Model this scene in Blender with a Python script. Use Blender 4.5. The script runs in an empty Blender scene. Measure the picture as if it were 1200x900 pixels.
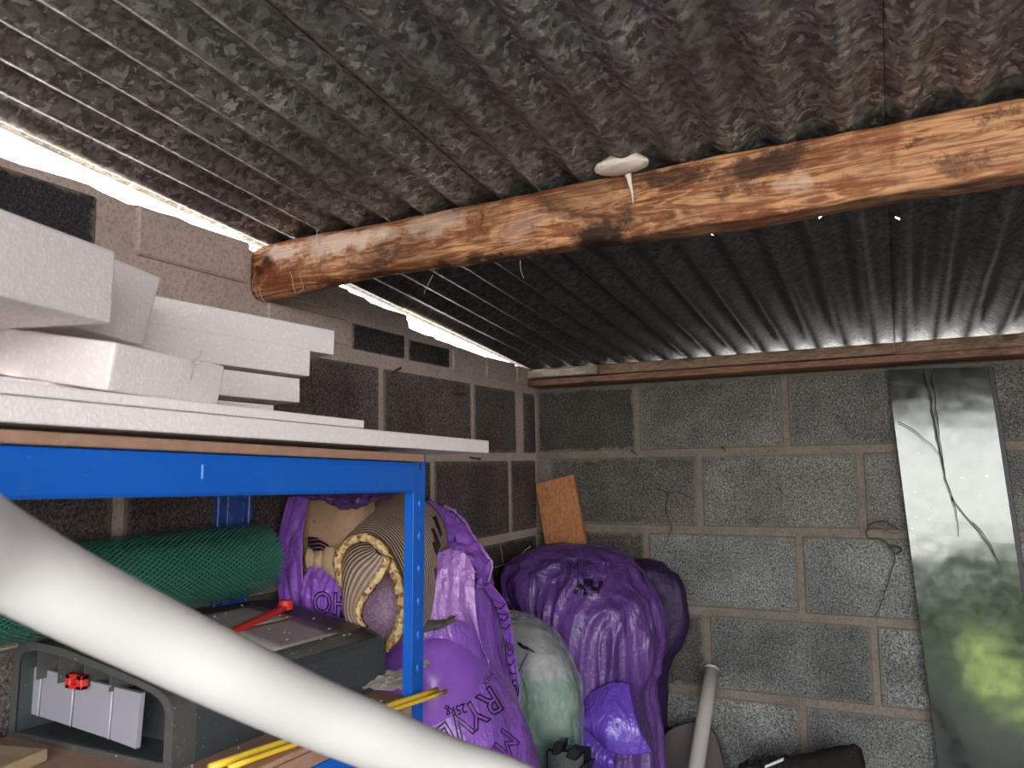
import bpy, bmesh, math, random
from mathutils import Vector, Matrix, noise
from mathutils.bvhtree import BVHTree
random.seed(7)
S = bpy.context.scene
C = S.collection
V = Vector
H = 1.45                      # eye height: coordinates below are written relative to eye level

# ---------------------------------------------------------------- camera
YAW, PITCH, ROLL, FPX = math.radians(26.0717), math.radians(7.3524), math.radians(-0.2609), 915.73
cf = V((-math.sin(YAW)*math.cos(PITCH), math.cos(YAW)*math.cos(PITCH), math.sin(PITCH)))
cr = V((math.cos(YAW), math.sin(YAW), 0)); cu = cr.cross(cf)
r2 = math.cos(ROLL)*cr + math.sin(ROLL)*cu; u2 = -math.sin(ROLL)*cr + math.cos(ROLL)*cu
cam = bpy.data.objects.new('camera', bpy.data.cameras.new('camera')); C.objects.link(cam)
cam.matrix_world = Matrix(((r2.x, u2.x, -cf.x, 0), (r2.y, u2.y, -cf.y, 0), (r2.z, u2.z, -cf.z, H), (0, 0, 0, 1)))
cam.data.sensor_width = 36; cam.data.lens = FPX/1200*36; cam.data.clip_start = .02
cam.data.dof.use_dof = True; cam.data.dof.focus_distance = 1.7; cam.data.dof.aperture_fstop = 9.0
S.camera = cam

# ---------------------------------------------------------------- world, sun, exposure
w = bpy.data.worlds.new('sky'); S.world = w; w.use_nodes = True
nt = w.node_tree; nt.nodes.clear()
out = nt.nodes.new('ShaderNodeOutputWorld'); bg = nt.nodes.new('ShaderNodeBackground')
tc = nt.nodes.new('ShaderNodeTexCoord'); sx = nt.nodes.new('ShaderNodeSeparateXYZ'); cr_ = nt.nodes.new('ShaderNodeValToRGB')
nt.links.new(tc.outputs['Generated'], sx.inputs[0]); nt.links.new(sx.outputs[2], cr_.inputs[0])
cr_.color_ramp.elements[0].color = (1.0, .97, .95, 1); cr_.color_ramp.elements[0].position = 0.0
cr_.color_ramp.elements[1].color = (.62, .80, 1.0, 1); cr_.color_ramp.elements[1].position = 1.0
nt.links.new(cr_.outputs[0], bg.inputs[0]); bg.inputs[1].default_value = 5.0
nt.links.new(bg.outputs[0], out.inputs[0])
sun = bpy.data.objects.new('sun', bpy.data.lights.new('sun', 'SUN')); C.objects.link(sun)
sun.data.energy = 10; sun.data.angle = math.radians(1); sun.data.color = (1, .95, .85)
sun.rotation_euler = (V((-.8, -.15, 1.0))).to_track_quat('Z', 'Y').to_euler()
S.view_settings.view_transform = 'Standard'; S.view_settings.look = 'None'
S.view_settings.exposure = 1.5; S.view_settings.gamma = 1; S.view_settings.use_curve_mapping = False
S.cycles.max_bounces = 10; S.cycles.diffuse_bounces = 6; S.cycles.transparent_max_bounces = 24
# portal in the open front, so that the sky outside is sampled well
pl = bpy.data.objects.new('opening_portal', bpy.data.lights.new('opening_portal', 'AREA')); C.objects.link(pl)
pl.data.shape = 'RECTANGLE'; pl.data.size = 2.2; pl.data.size_y = 1.97; pl.data.cycles.is_portal = True
pl.location = (.65, -.78, .985); pl.rotation_euler = (math.radians(90), 0, 0)

# ---------------------------------------------------------------- placement helpers
def ray(x, y): return r2*((x-600)/FPX) - u2*((y-450)/FPX) + cf
def aY(x, y, Y): r = ray(x, y); return r*(Y/r.y)
def aX(x, y, X): r = ray(x, y); return r*(X/r.x)
def aZ(x, y, Z): r = ray(x, y); return r*(Z/r.z)
def aD(x, y, D): return ray(x, y)*D
def cr1(P, t):            # smooth curve through points
    n = len(P)-1; t = max(0, min(.99999, t))*n; i = int(t); f = t-i
    p0, p1, p2, p3 = P[max(i-1, 0)], P[i], P[i+1], P[min(i+2, n)]
    return .5*((2*p1)+(p2-p0)*f+(2*p0-5*p1+4*p2-p3)*f*f+(3*p1-p0-3*p2+p3)*f**3)
def resample(P, n):
    Q = [cr1(P, i/200) for i in range(201)]
    L = [0]
    for a, b in zip(Q, Q[1:]): L.append(L[-1]+(b-a).length)
    out = []; j = 0
    for i in range(n):
        s = L[-1]*i/(n-1)
        while j < 199 and L[j+1] < s: j += 1
        d = L[j+1]-L[j]; out.append(Q[j].lerp(Q[j+1], (s-L[j])/d if d > 1e-9 else 0))
    return out

# ---------------------------------------------------------------- object helpers
def tag(o, label=None, cat=None, group=None, kind=None):
    if label: o['label'] = label
    if cat: o['category'] = cat
    if group: o['group'] = group
    if kind: o['kind'] = kind
    return o
def thing(name, label, cat, loc, group=None):
    o = bpy.data.objects.new(name, None); C.objects.link(o)
    o.location = V(loc)+V((0, 0, H)); o['o'] = 0; del o['o']; o.empty_display_size = .05
    base[o.name] = V(loc)
    return tag(o, label, cat, group)
base = {}
def mesh(name, vs, fs, m, parent=None, smooth=True, mats=None, uvs=None):
    me = bpy.data.meshes.new(name)
    off = base.get(parent.name, V((0, 0, 0))) if parent else V((0, 0, -H))
    me.from_pydata([V(v)-off for v in vs], [], fs)
    if uvs:
        uvl = me.uv_layers.new(name='uv')
        for p in me.polygons:
            for li, vi in zip(p.loop_indices, p.vertices): uvl.data[li].uv = uvs[vi]
    if smooth: me.polygons.foreach_set('use_smooth', [True]*len(me.polygons))
    me.materials.append(m)
    me.update()
    o = bpy.data.objects.new(name, me); C.objects.link(o)
    if parent: o.parent = parent; base[o.name] = off
    return o
def join(*parts):
    vs, fs = [], []
    for a, b in parts:
        k = len(vs); vs += list(a); fs += [tuple(i+k for i in f) for f in b]
    return vs, fs
def boxg(o, d1, d2, d3, bev=0.0, seg=1, wob=0.0, sub=0):
    """box from corner o with edge vectors; bevelled; returns verts, faces"""
    bm = bmesh.new(); o = V(o); d1 = V(d1); d2 = V(d2); d3 = V(d3)
    vs = [bm.verts.new(o+d1*a+d2*b+d3*c) for c in (0, 1) for b in (0, 1) for a in (0, 1)]
    for f in ((0, 2, 3, 1), (4, 5, 7, 6), (0, 1, 5, 4), (2, 6, 7, 3), (0, 4, 6, 2), (1, 3, 7, 5)): bm.faces.new([vs[i] for i in f])
    bmesh.ops.recalc_face_normals(bm, faces=bm.faces)
    if bev: bmesh.ops.bevel(bm, geom=bm.edges[:], offset=bev, segments=seg, affect='EDGES', profile=.6)
    if sub: bmesh.ops.subdivide_edges(bm, edges=bm.edges[:], cuts=sub, use_grid_fill=True)
    if wob:
        for v in bm.verts: v.co += noise.noise_vector(v.co*14+o*3)*wob
    bm.verts.index_update()
    r = ([v.co.copy() for v in bm.verts], [tuple(v.index for v in f.verts) for f in bm.faces]); bm.free()
    return r
def box(x0, x1, y0, y1, z0, z1, bev=0.0, seg=1, wob=0, sub=0):
    return boxg((x0, y0, z0), (x1-x0, 0, 0), (0, y1-y0, 0), (0, 0, z1-z0), bev, seg, wob, sub)
def tube(P, r, n=10, cap=True, rs=None, flat=None):
    vs, fs = [], []; prev = None
    for i, p in enumerate(P):
        t = (P[min(i+1, len(P)-1)]-P[max(i-1, 0)]).normalized()
        a = (prev - t*prev.dot(t)) if prev else t.cross(V((0, 0, 1)) if abs(t.z) < .9 else V((1, 0, 0)))
        a.normalize(); prev = a; b = t.cross(a); rr = rs[i] if rs else r
        for k in range(n):
            th = 2*math.pi*k/n; vs.append(p+a*math.cos(th)*rr+b*math.sin(th)*rr)
    for i in range(len(P)-1):
        for k in range(n): fs.append((i*n+k, i*n+(k+1) % n, (i+1)*n+(k+1) % n, (i+1)*n+k))
    if cap: fs += [tuple(range(n))[::-1], tuple((len(P)-1)*n+k for k in range(n))]
    return vs, fs
def sheet(A, B, nu, nv, th=.002, bulge=None, wr=0.0, ws=20, bow=0, bdir=None):
    """thin curved sheet ruled between two 3-D curves, thickness th"""
    A = resample(A, nu); B = resample(B, nu); G = []
    for j in range(nv):
        t = j/(nv-1); row = []
        for i in range(nu):
            p = A[i].lerp(B[i], t)
            if bow: p = p+bdir*bow*math.sin(math.pi*t)
            row.append(p)
        G.append(row)
    return grid(G, th, wr, ws)
def grid(G, th=.002, wr=0.0, ws=20):
    nv, nu = len(G), len(G[0]); N = []
    for j in range(nv):
        for i in range(nu):
            a = G[j][min(i+1, nu-1)]-G[j][max(i-1, 0)]; b = G[min(j+1, nv-1)][i]-G[max(j-1, 0)][i]
            n = a.cross(b); N.append(n.normalized() if n.length > 1e-12 else V((0, 0, 1)))
    P = [p for r in G for p in r]
    if wr: P = [p+n*wr*fold(p, ws) for p, n in zip(P, N)]
    vs = P+[p+n*th for p, n in zip(P, N)]; K = nu*nv; fs = []
    for j in range(nv-1):
        for i in range(nu-1):
            a = j*nu+i; fs += [(a, a+1, a+nu+1, a+nu), (K+a, K+a+nu, K+a+nu+1, K+a+1)]
    def edge(a, b): fs.append((b, a, K+a, K+b))
    for i in range(nu-1): edge(i, i+1); edge((nv-1)*nu+i+1, (nv-1)*nu+i)
    for j in range(nv-1): edge((j+1)*nu, j*nu); edge(j*nu+nu-1, (j+1)*nu+nu-1)
    return vs, fs
def fold(p, s=14, q=(1, 1, .35)):
    p = V((p.x*q[0], p.y*q[1], p.z*q[2]))*s
    d = noise.noise_vector(p*.6)*.8
    a = 1-abs(noise.noise(p+d))*2.2; b = 1-abs(noise.noise(p*2.3+d*2+V((5, 3, 1))))*2.2
    return a*abs(a)+.45*b*abs(b)
def loft(levels, n=96, m=90, wr=.01, ws=14, q=(1, 1, .35), pw=.75, fine=.002, seed=0):
    """levels: (z, cx, cy, rx, ry) bottom to top"""
    L = [V((a, b, c)) for a, b, c, _, _ in levels]; R = [V((d, e, 0)) for _, _, _, d, e in levels]
    vs, fs = [], []; off = V((seed*3.1, seed*1.7, seed*.9))
    def sp(x, e): return math.copysign(abs(x)**e, x)
    for j in range(m+1):
        t = j/m; c = cr1(L, t); r = cr1(R, t)
        for k in range(n):
            th = 2*math.pi*k/n
            dx, dy = sp(math.cos(th), pw), sp(math.sin(th), pw)
            p = V((c.y+dx*r.x, c.z+dy*r.y, c.x))
            d = V((dx, dy, 0)).normalized()
            e = min(1, r.x/.05)
            p += d*(wr*fold(p+off, ws, q)*e + fine*noise.noise((p+off)*60))
            p.z += .006*noise.noise((p+off)*12)
            vs.append(p)
    for j in range(m):
        for k in range(n): fs.append((j*n+k, j*n+(k+1) % n, (j+1)*n+(k+1) % n, (j+1)*n+k))
    fs += [tuple(range(n))[::-1], tuple(m*n+k for k in range(n))]
    return vs, fs

# ---------------------------------------------------------------- material helpers
class MT:
    def __init__(s, name, rough=.6, metal=0.0, spec=.5):
        s.m = bpy.data.materials.new(name); s.m.use_nodes = True; s.t = s.m.node_tree
        s.p = s.t.nodes['Principled BSDF']; s.p.inputs['Roughness'].default_value = rough
        s.p.inputs['Metallic'].default_value = metal; s.p.inputs['Specular IOR Level'].default_value = spec
        s._pos = None
    def n(s, ty, **k):
        x = s.t.nodes.new('ShaderNode'+ty)
        for a, b in k.items(): setattr(x, a, b)
        return x
    def l(s, a, b): s.t.links.new(a, b)
    def pos(s, sc=(1, 1, 1), kind='Object', rot=(0, 0, 0)):
        mp = s.n('Mapping'); mp.inputs['Scale'].default_value = sc; mp.inputs['Rotation'].default_value = rot
        if kind == 'World': s.l(s.n('NewGeometry').outputs['Position'], mp.inputs[0])
        else: s.l(s.n('TexCoord').outputs[kind], mp.inputs[0])
        return mp.outputs[0]
    def noise(s, co, scale, detail=4, rough=.55, dist=0.0):
        x = s.n('TexNoise'); x.inputs['Scale'].default_value = scale; x.inputs['Detail'].default_value = detail
        x.inputs['Roughness'].default_value = rough; x.inputs['Distortion'].default_value = dist
        s.l(co, x.inputs['Vector']); return x.outputs[0]
    def vor(s, co, scale, feat='F1', out='Distance', rnd=1.0):
        x = s.n('TexVoronoi', feature=feat); x.inputs['Scale'].default_value = scale; x.inputs['Randomness'].default_value = rnd
        s.l(co, x.inputs['Vector']); return x.outputs[out]
    def ramp(s, f, *st):
        x = s.n('ValToRGB'); e = x.color_ramp.elements
        while len(e) < len(st): e.new(.5)
        for el, (p, c) in zip(e, st):
            el.position = p; el.color = (c, c, c, 1) if isinstance(c, (int, float)) else (*c, 1)
        s.l(f, x.inputs[0]); return x.outputs[0]
    def mix(s, f, a, b, mode='MIX'):
        x = s.n('Mix', data_type='RGBA', blend_type=mode)
        for sock, v in ((x.inputs[0], f), (x.inputs[6], a), (x.inputs[7], b)):
            if isinstance(v, (int, float)): sock.default_value = v
            elif isinstance(v, tuple): sock.default_value = (*v, 1)
            else: s.l(v, sock)
        return x.outputs[2]
    def math(s, op, a, b=0.0, c=0.0):
        x = s.n('Math', operation=op)
        for i, v in enumerate((a, b, c)):
            if isinstance(v, (int, float)): x.inputs[i].default_value = v
            else: s.l(v, x.inputs[i])
        return x.outputs[0]
    def sep(s, co):
        x = s.n('SeparateXYZ'); s.l(co, x.inputs[0]); return x.outputs
    def col(s, c):
        if isinstance(c, tuple): s.p.inputs['Base Color'].default_value = (*c, 1)
        else: s.l(c, s.p.inputs['Base Color'])
        return s
    def bump(s, h, st=.3, d=.003, prev=None):
        x = s.n('Bump'); x.inputs['Strength'].default_value = st; x.inputs['Distance'].default_value = d
        s.l(h, x.inputs['Height']); s.l(x.outputs[0], s.p.inputs['Normal'])
        if prev: s.l(prev, x.inputs['Normal'])
        return x.outputs[0]
def rgb(r, g, b):
    f = lambda c: (c/255/12.92) if c/255 < .04045 else ((c/255+.055)/1.055)**2.4
    return (f(r), f(g), f(b))

# --- concrete block: speckled aggregate, mortar smeared over the edges, soot by object colour
def block_mat():
    m = MT('concrete_block', .9, 0, .2); co = m.pos(kind='World')
    oi = m.n('ObjectInfo')
    n1 = m.noise(co, 190, 3, .75); n2 = m.noise(co, 520, 2, .7)
    sp = m.ramp(m.math('ADD', m.math('MULTIPLY', n1, .6), m.math('MULTIPLY', n2, .4)), (.40, .22), (.52, .85), (.62, 1.6))
    c = m.mix(1.0, oi.outputs['Color'], sp, 'MULTIPLY')
    big = m.ramp(m.noise(co, 5, 5, .6), (.35, .6), (.65, 1.15)); c = m.mix(1.0, c, big, 'MULTIPLY')
    c = m.mix(m.ramp(m.noise(co, 150, 3, .65, .3), (.60, 0.0), (.66, .75)), c, (.03, .027, .024))
    g = m.sep(m.pos(kind='Generated'))
    # alpha channel of the object colour chooses which axis runs along the wall
    u = m.mix(oi.outputs['Alpha'], g[0], g[1]); uz = m.math('MINIMUM', m.math('SUBTRACT', 1.0, g[2]), g[2])
    uu = m.math('MINIMUM', m.math('SUBTRACT', 1.0, u), u)
    e = m.math('MINIMUM', m.math('MULTIPLY', uu, 2.0), uz)
    e = m.math('ADD', e, m.math('MULTIPLY', m.math('SUBTRACT', m.noise(co, 26, 6, .8), .5), .24))
    mort = m.mix(m.noise(co, 40, 4), (.12, .10, .08), (.23, .195, .165))
    f = m.ramp(e, (.0, 1.0), (.022, .75), (.05, 0.0))
    c = m.mix(f, c, mort)
    m.col(c); m.bump(m.math('ADD', n1, m.math('MULTIPLY', n2, .5)), .8, .004)
    return m.m
def mortar_mat():
    m = MT('mortar', .95, 0, .15); co = m.pos(kind='World')
    c = m.mix(m.noise(co, 12, 6, .65), (.11, .092, .075), (.29, .24, .20))
    c = m.mix(m.ramp(m.noise(co, 160, 3, .7), (.5, 0.0), (.62, .5)), c, (.09, .075, .065))
    m.col(c); m.bump(m.noise(co, 90, 6, .7), .6, .004); return m.m
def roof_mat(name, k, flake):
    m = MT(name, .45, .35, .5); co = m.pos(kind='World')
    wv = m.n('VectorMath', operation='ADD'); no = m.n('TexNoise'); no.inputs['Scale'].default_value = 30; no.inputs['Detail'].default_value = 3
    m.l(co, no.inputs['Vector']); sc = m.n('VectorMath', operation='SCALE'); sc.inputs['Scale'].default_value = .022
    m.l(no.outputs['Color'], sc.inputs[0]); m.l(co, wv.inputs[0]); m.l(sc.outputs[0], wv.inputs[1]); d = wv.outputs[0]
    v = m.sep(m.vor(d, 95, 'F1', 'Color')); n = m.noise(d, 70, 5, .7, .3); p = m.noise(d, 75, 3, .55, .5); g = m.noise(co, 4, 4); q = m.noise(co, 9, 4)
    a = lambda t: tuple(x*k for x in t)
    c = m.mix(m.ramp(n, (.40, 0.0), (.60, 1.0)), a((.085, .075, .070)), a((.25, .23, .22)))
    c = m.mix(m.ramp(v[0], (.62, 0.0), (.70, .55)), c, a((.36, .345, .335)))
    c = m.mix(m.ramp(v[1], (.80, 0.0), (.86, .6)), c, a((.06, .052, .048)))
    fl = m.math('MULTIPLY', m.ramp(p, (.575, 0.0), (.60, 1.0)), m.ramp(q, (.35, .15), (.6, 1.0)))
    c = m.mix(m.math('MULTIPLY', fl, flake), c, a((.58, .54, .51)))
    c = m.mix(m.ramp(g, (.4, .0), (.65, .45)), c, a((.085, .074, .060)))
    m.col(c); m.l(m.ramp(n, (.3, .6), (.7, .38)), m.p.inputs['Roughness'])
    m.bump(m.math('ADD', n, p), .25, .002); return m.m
def wood_mat(name, a, b, dark, stain=.5, sc=1.0, axis=0, rough=.65, spec=.3, spots=()):
    m = MT(name, rough, 0, spec)
    s = [9*sc, 9*sc, 9*sc]; s[axis] = 1.0*sc
    co = m.pos(tuple(s), kind='World'); c0 = m.pos(kind='World')
    k = m.vor(m.pos(tuple(3.0*sc if i != axis else 1.6*sc for i in range(3)), kind='World'), 2.6, 'SMOOTH_F1')
    ring = m.noise(co, 3.2, 6, .6, 1.4); fine = m.noise(co, 22, 4, .6)
    wv = m.math('SINE', m.math('MULTIPLY', m.math('ADD', ring, m.math('MULTIPLY', k, .5)), 46))
    c = m.mix(m.ramp(m.math('ADD', m.math('MULTIPLY', wv, .26), ring), (.28, 0.0), (.74, 1.0)), a, b)
    c = m.mix(m.math('MULTIPLY', m.ramp(fine, (.46, 0.0), (.66, 1.0)), .5), c, dark)
    kn = m.ramp(k, (.09, 1.0), (.15, .0)); c = m.mix(m.math('MULTIPLY', kn, .8), c, dark)
    st = m.ramp(m.noise(m.pos(tuple(2.0 if i != axis else .9 for i in range(3)), kind='World'), 4.0, 6, .65, .8), (.50, 0.0), (.63, 1.0))
    c = m.mix(m.math('MULTIPLY', st, stain), c, dark)
    if spots:
        no = m.n('TexNoise'); no.inputs['Scale'].default_value = 16; no.inputs['Detail'].default_value = 6; no.inputs['Roughness'].default_value = .7
        m.l(c0, no.inputs['Vector'])
        sub = m.n('VectorMath', operation='SUBTRACT'); m.l(no.outputs['Color'], sub.inputs[0]); sub.inputs[1].default_value = (.5, .5, .5)
        for (p, rx, rz, amt, colr) in spots:
            d = m.n('VectorMath', operation='SUBTRACT'); m.l(c0, d.inputs[0]); d.inputs[1].default_value = (p.x, p.y, p.z+H)
            ad = m.n('VectorMath', operation='MULTIPLY_ADD'); m.l(sub.outputs[0], ad.inputs[0]); ad.inputs[1].default_value = (.24, 0, .09); m.l(d.outputs[0], ad.inputs[2])
            sl_ = m.n('VectorMath', operation='MULTIPLY'); m.l(ad.outputs[0], sl_.inputs[0]); sl_.inputs[1].default_value = (1/rx, 0, 1/rz)
            ln = m.n('VectorMath', operation='LENGTH'); m.l(sl_.outputs[0], ln.inputs[0])
            c = m.mix(m.math('MULTIPLY', m.ramp(ln.outputs[1], (.45, 1.0), (.75, .55), (1.15, 0.0)), amt), c, colr)
    m.col(c); m.bump(m.math('ADD', m.math('MULTIPLY', wv, .15), fine), .45, .002); return m.m
def plain(name, c, rough=.6, metal=0, spec=.5, var=.15, sc=12, bs=0, bd=.002, bsc=80, dust=0, dustc=(.5, .45, .4)):
    m = MT(name, rough, metal, spec); co = m.pos(kind='World')
    cc = m.mix(m.noise(co, sc, 5), tuple(x*(1-var) for x in c), tuple(min(1, x*(1+var)) for x in c))
    if dust:
        cc = m.mix(m.math('MULTIPLY', m.ramp(m.noise(co, 55, 6, .8), (.55, 0.0), (.75, 1.0)), dust), cc, dustc)
        cc = m.mix(m.ramp(m.noise(co, 260, 2, .6), (.70, 0.0), (.74, .8*min(1, dust*2))), cc, (.65, .6, .52))
    m.col(cc)
    if bs: m.bump(m.noise(co, bsc, 5, .6), bs, bd)
    return m.m
def foam_mat():
    m = MT('polystyrene', .55, 0, .35); co = m.pos(kind='World')
    v = m.vor(co, 300, 'F1'); vc = m.sep(m.vor(co, 300, 'F1', 'Color'))[0]
    c = m.mix(m.ramp(vc, (.75, 0.0), (1.0, 1.0)), (.80, .735, .73), (.92, .86, .85))
    m.col(m.mix(m.ramp(m.noise(co, 7, 4), (.35, .0), (.7, .35)), c, (.72, .65, .65)))
    m.l(m.ramp(vc, (.8, .6), (.95, .22)), m.p.inputs['Roughness'])
    m.bump(v, .3, .0016); return m.m
def film_mat(name, c, c2, rough=.3, spec=.6, bs=.5, sc=18, dust=.5):
    m = MT(name, rough, 0, spec); co = m.pos(kind='World')
    st = m.pos((1, 1, .16), kind='World')
    k = m.mix(m.ramp(m.noise(co, 9, 5, .6), (.35, 0.0), (.7, 1.0)), c, c2)
    k = m.mix(m.ramp(m.noise(co, 420, 2, .6), (.70, 0.0), (.74, dust)), k, (.5, .42, .5))
    k = m.mix(m.math('MULTIPLY', m.ramp(m.noise(co, 30, 6, .75), (.55, .0), (.8, 1.0)), dust*.35), k, (.28, .2, .25))
    m.col(k)
    r1 = m.n('TexNoise'); 
    h = m.math('ADD', m.math('MULTIPLY', m.noise(st, sc, 3, .5, 1.5), 1.0), m.math('MULTIPLY', m.noise(co, sc*4, 3, .55, .8), .30))
    m.bump(h, bs, .02); m.p.inputs['Coat Weight'].default_value = .12; m.p.inputs['Coat Roughness'].default_value = .15
    return m.m
M = {}
M['block'] = block_mat(); M['mortar'] = mortar_mat(); M['roof'] = roof_mat('galvanised_sheet', 1.0, .9); M['roof_rear'] = roof_mat('shaded_galvanised_sheet', .42, .35)  # rear copy darkened: shade beyond the beam is put into its colour
DK, RD, PL = (.022, .009, .006), (.17, .04, .012), (.76, .60, .50)  # PL near the wall end paints sheen from the roof gap
SPOTS = [(aY(x, y, 1.045), rx, rz, a, c_) for x, y, rx, rz, a, c_ in ((700, 276, .07, .022, .95, DK), (790, 205, .06, .020, .8, DK), (885, 196, .055, .022, .85, DK), (868, 225, .03, .012, .6, DK), (1030, 165, .035, .03, .6, RD),
  (1000, 215, .05, .015, .6, RD), (1120, 190, .03, .012, .6, DK), (1090, 155, .012, .008, .7, DK), (325, 322, .05, .035, .8, RD), (318, 312, .03, .02, .7, DK), (375, 300, .02, .05, .7, RD), (480, 316, .10, .012, .7, RD),
  (405, 282, .11, .026, .65, PL), (330, 296, .05, .02, .6, PL), (560, 305, .14, .009, .8, DK), (420, 325, .16, .010, .6, DK), (565, 255, .010, .028, .6, DK), (960, 180, .07, .010, .5, RD), (910, 178, .035, .012, .8, DK), (745, 212, .05, .024, .55, DK), (510, 262, .07, .02, .35, PL), (620, 262, .06, .02, .2, PL), (560, 262, .018, .03, .6, RD), (935, 218, .045, .02, .3, PL), (1195, 130, .03, .02, .8, DK), (880, 255, .09, .008, .6, RD), (640, 300, .12, .008, .6, DK))]
M['beam'] = wood_mat('old_pine_beam', (.56, .285, .145), (.25, .085, .032), (.05, .02, .012), .9, 1.0, 0, .6, .25, SPOTS)
M['plate'] = wood_mat('pine_plate', (.36, .24, .17), (.24, .14, .09), (.07, .04, .03), .45, 1.6, 0)
M['plank'] = wood_mat('fresh_pine_board', (.58, .27, .12), (.42, .16, .06), (.12, .035, .015), .15, 2.2, 2)
M['chip'] = plain('chipboard', (.33, .19, .13), .8, var=.35, sc=60, bs=.3, dust=.3)
M['lath'] = wood_mat('pine_lath', (.50, .30, .19), (.42, .23, .14), (.2, .1, .06), .1, 3, 1)
M['foam'] = foam_mat()
M['blue'] = plain('blue_enamel', (.006, .105, .50), .33, var=.12, sc=9, dust=.12, dustc=(.25, .3, .4))
M['blue_dull'] = plain('blue_enamel_old', (.025, .085, .33), .4, var=.2, sc=30, dust=.25)
M['white_pipe'] = plain('white_plastic', (.60, .575, .56), .38, var=.04, sc=5, dust=.06)
M['grey_pipe'] = plain('grey_plastic', (.40, .37, .34), .45, var=.1, sc=9, dust=.2)
M['case'] = plain('dark_grey_plastic', (.050, .058, .06), .42, var=.15, sc=9, dust=.35, dustc=(.13, .12, .1), bs=.15)
M['caserim'] = plain('dusty_grey_plastic', (.075, .075, .068), .5, var=.15, sc=9, dust=.6, dustc=(.19, .17, .14), bs=.15)
M['lid'] = plain('grey_lid', (.30, .265, .25), .45, var=.12, sc=7, dust=.35, dustc=(.28, .24, .2))
M['tray'] = plain('frosted_tray', (.34, .33, .38), .4, var=.06, sc=7, dust=.12)
M['traydiv'] = plain('frosted_edge', (.55, .55, .58), .4)
M['red'] = plain('red_plastic', (.62, .03, .025), .4, var=.1, dust=.1)
M['yellow'] = plain('yellow_rod', (.75, .50, .045), .45, var=.15, sc=25, dust=.15, dustc=(.2, .14, .06))
M['purple'] = film_mat('purple_film', (.215, .075, .43), (.30, .115, .52))
M['purple_pale'] = film_mat('pale_purple_film', (.30, .13, .44), (.40, .20, .52), .3, .7, .6, 26, .8)
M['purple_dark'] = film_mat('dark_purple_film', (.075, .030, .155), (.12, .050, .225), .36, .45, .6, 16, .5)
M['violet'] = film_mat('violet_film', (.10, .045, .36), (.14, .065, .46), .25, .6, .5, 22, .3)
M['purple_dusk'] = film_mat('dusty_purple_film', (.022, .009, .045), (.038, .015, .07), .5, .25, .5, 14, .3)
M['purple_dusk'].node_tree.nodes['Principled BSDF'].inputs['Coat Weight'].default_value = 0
M['ink'] = plain('black_print', (.012, .008, .022), .35)
M['inkv'] = plain('violet_print', (.05, .015, .10), .35)
M['kraft'] = wood_mat('kraft_paper', (.47, .30, .20), (.40, .24, .155), (.2, .12, .08), .15, 5, 1, .85, .1)
M['kraft2'] = plain('crumpled_kraft', (.42, .29, .17), .85, var=.25, sc=30, bs=.6, bsc=60)
M['foam_edge'] = None
M['black'] = plain('black_plastic', (.008, .009, .010), .38, var=.3, sc=20, dust=.12, dustc=(.08, .09, .09), bs=.3, bsc=60)
M['char'] = plain('charred_bark', (.012, .011, .010), .85, var=.5, sc=40, bs=.9, bd=.006, bsc=45, dust=.25, dustc=(.08, .08, .07), spec=.2)
M['black'].node_tree.nodes['Principled BSDF'].inputs['Specular IOR Level'].default_value = .25
M['pellet'] = plain('black_pellet', (.02, .02, .022), .3, var=.5, sc=200)
M['brown'] = plain('brown_fibreboard', (.075, .06, .055), .75, var=.15, sc=5, bs=.2)
M['root'] = plain('dry_root', (.055, .04, .032), .9, var=.3, sc=40)
M['straw'] = plain('pale_fibre', (.42, .34, .25), .9, var=.3)
M['spray'] = plain('expanding_foam', (.72, .60, .52), .7, var=.15, sc=40, bs=.4)
M['concrete'] = plain('concrete_floor', (.07, .065, .06), .9, var=.25, sc=6, bs=.3, bsc=40)
M['paper'] = plain('crumpled_paper', (.36, .33, .29), .85, var=.2, sc=30, bs=.5, bsc=50)
M['gravel'] = plain('dark_gravel', (.05, .047, .045), .95, var=.3, sc=8)  # plain dark tone, tuned for the steel panel's reflection
M['grass'] = plain('lawn', (.40, .44, .12), .9, var=.4, sc=3)
M['turf_shade'] = plain('shaded_turf', (.020, .026, .014), .95, var=.3, sc=3)  # kept dark: tree shade around the clearing put into the grass colour
M['leaf'] = plain('hedge_leaves', (.02, .045, .012), .7, var=.6, sc=12)
def mat_underlay():
    m = MT('ribbed_backing', .8, 0, .15); co = m.pos(kind='UV'); cw = m.pos(kind='World')
    s = m.sep(co)
    r = m.math('SINE', m.math('MULTIPLY', m.math('ADD', s[0], m.math('MULTIPLY', m.noise(cw, 9, 2), .008)), 760))
    c = m.mix(m.ramp(m.math('MULTIPLY', m.math('ADD', r, 1), .5), (.1, 0.0), (.6, 1.0)), (.20, .14, .105), (.42, .31, .24))
    c = m.mix(m.ramp(m.noise(cw, 24, 5), (.5, .0), (.72, .55)), c, (.24, .155, .11))
    m.col(c); m.bump(r, .6, .002); return m.m
M['underlay'] = mat_underlay()
def mat_edge():
    m = MT('crumb_foam', .9, 0, .1); co = m.pos(kind='World')
    v = m.sep(m.vor(co, 170, 'F1', 'Color'))
    c = m.ramp(v[0], (.1, (.20, .10, .055)), (.3, (.56, .33, .14)), (.6, (.62, .42, .20)), (.9, (.66, .52, .28)))
    m.col(c); m.bump(m.vor(co, 170), .6, .003); return m.m
M['foam_edge'] = mat_edge()
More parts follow.
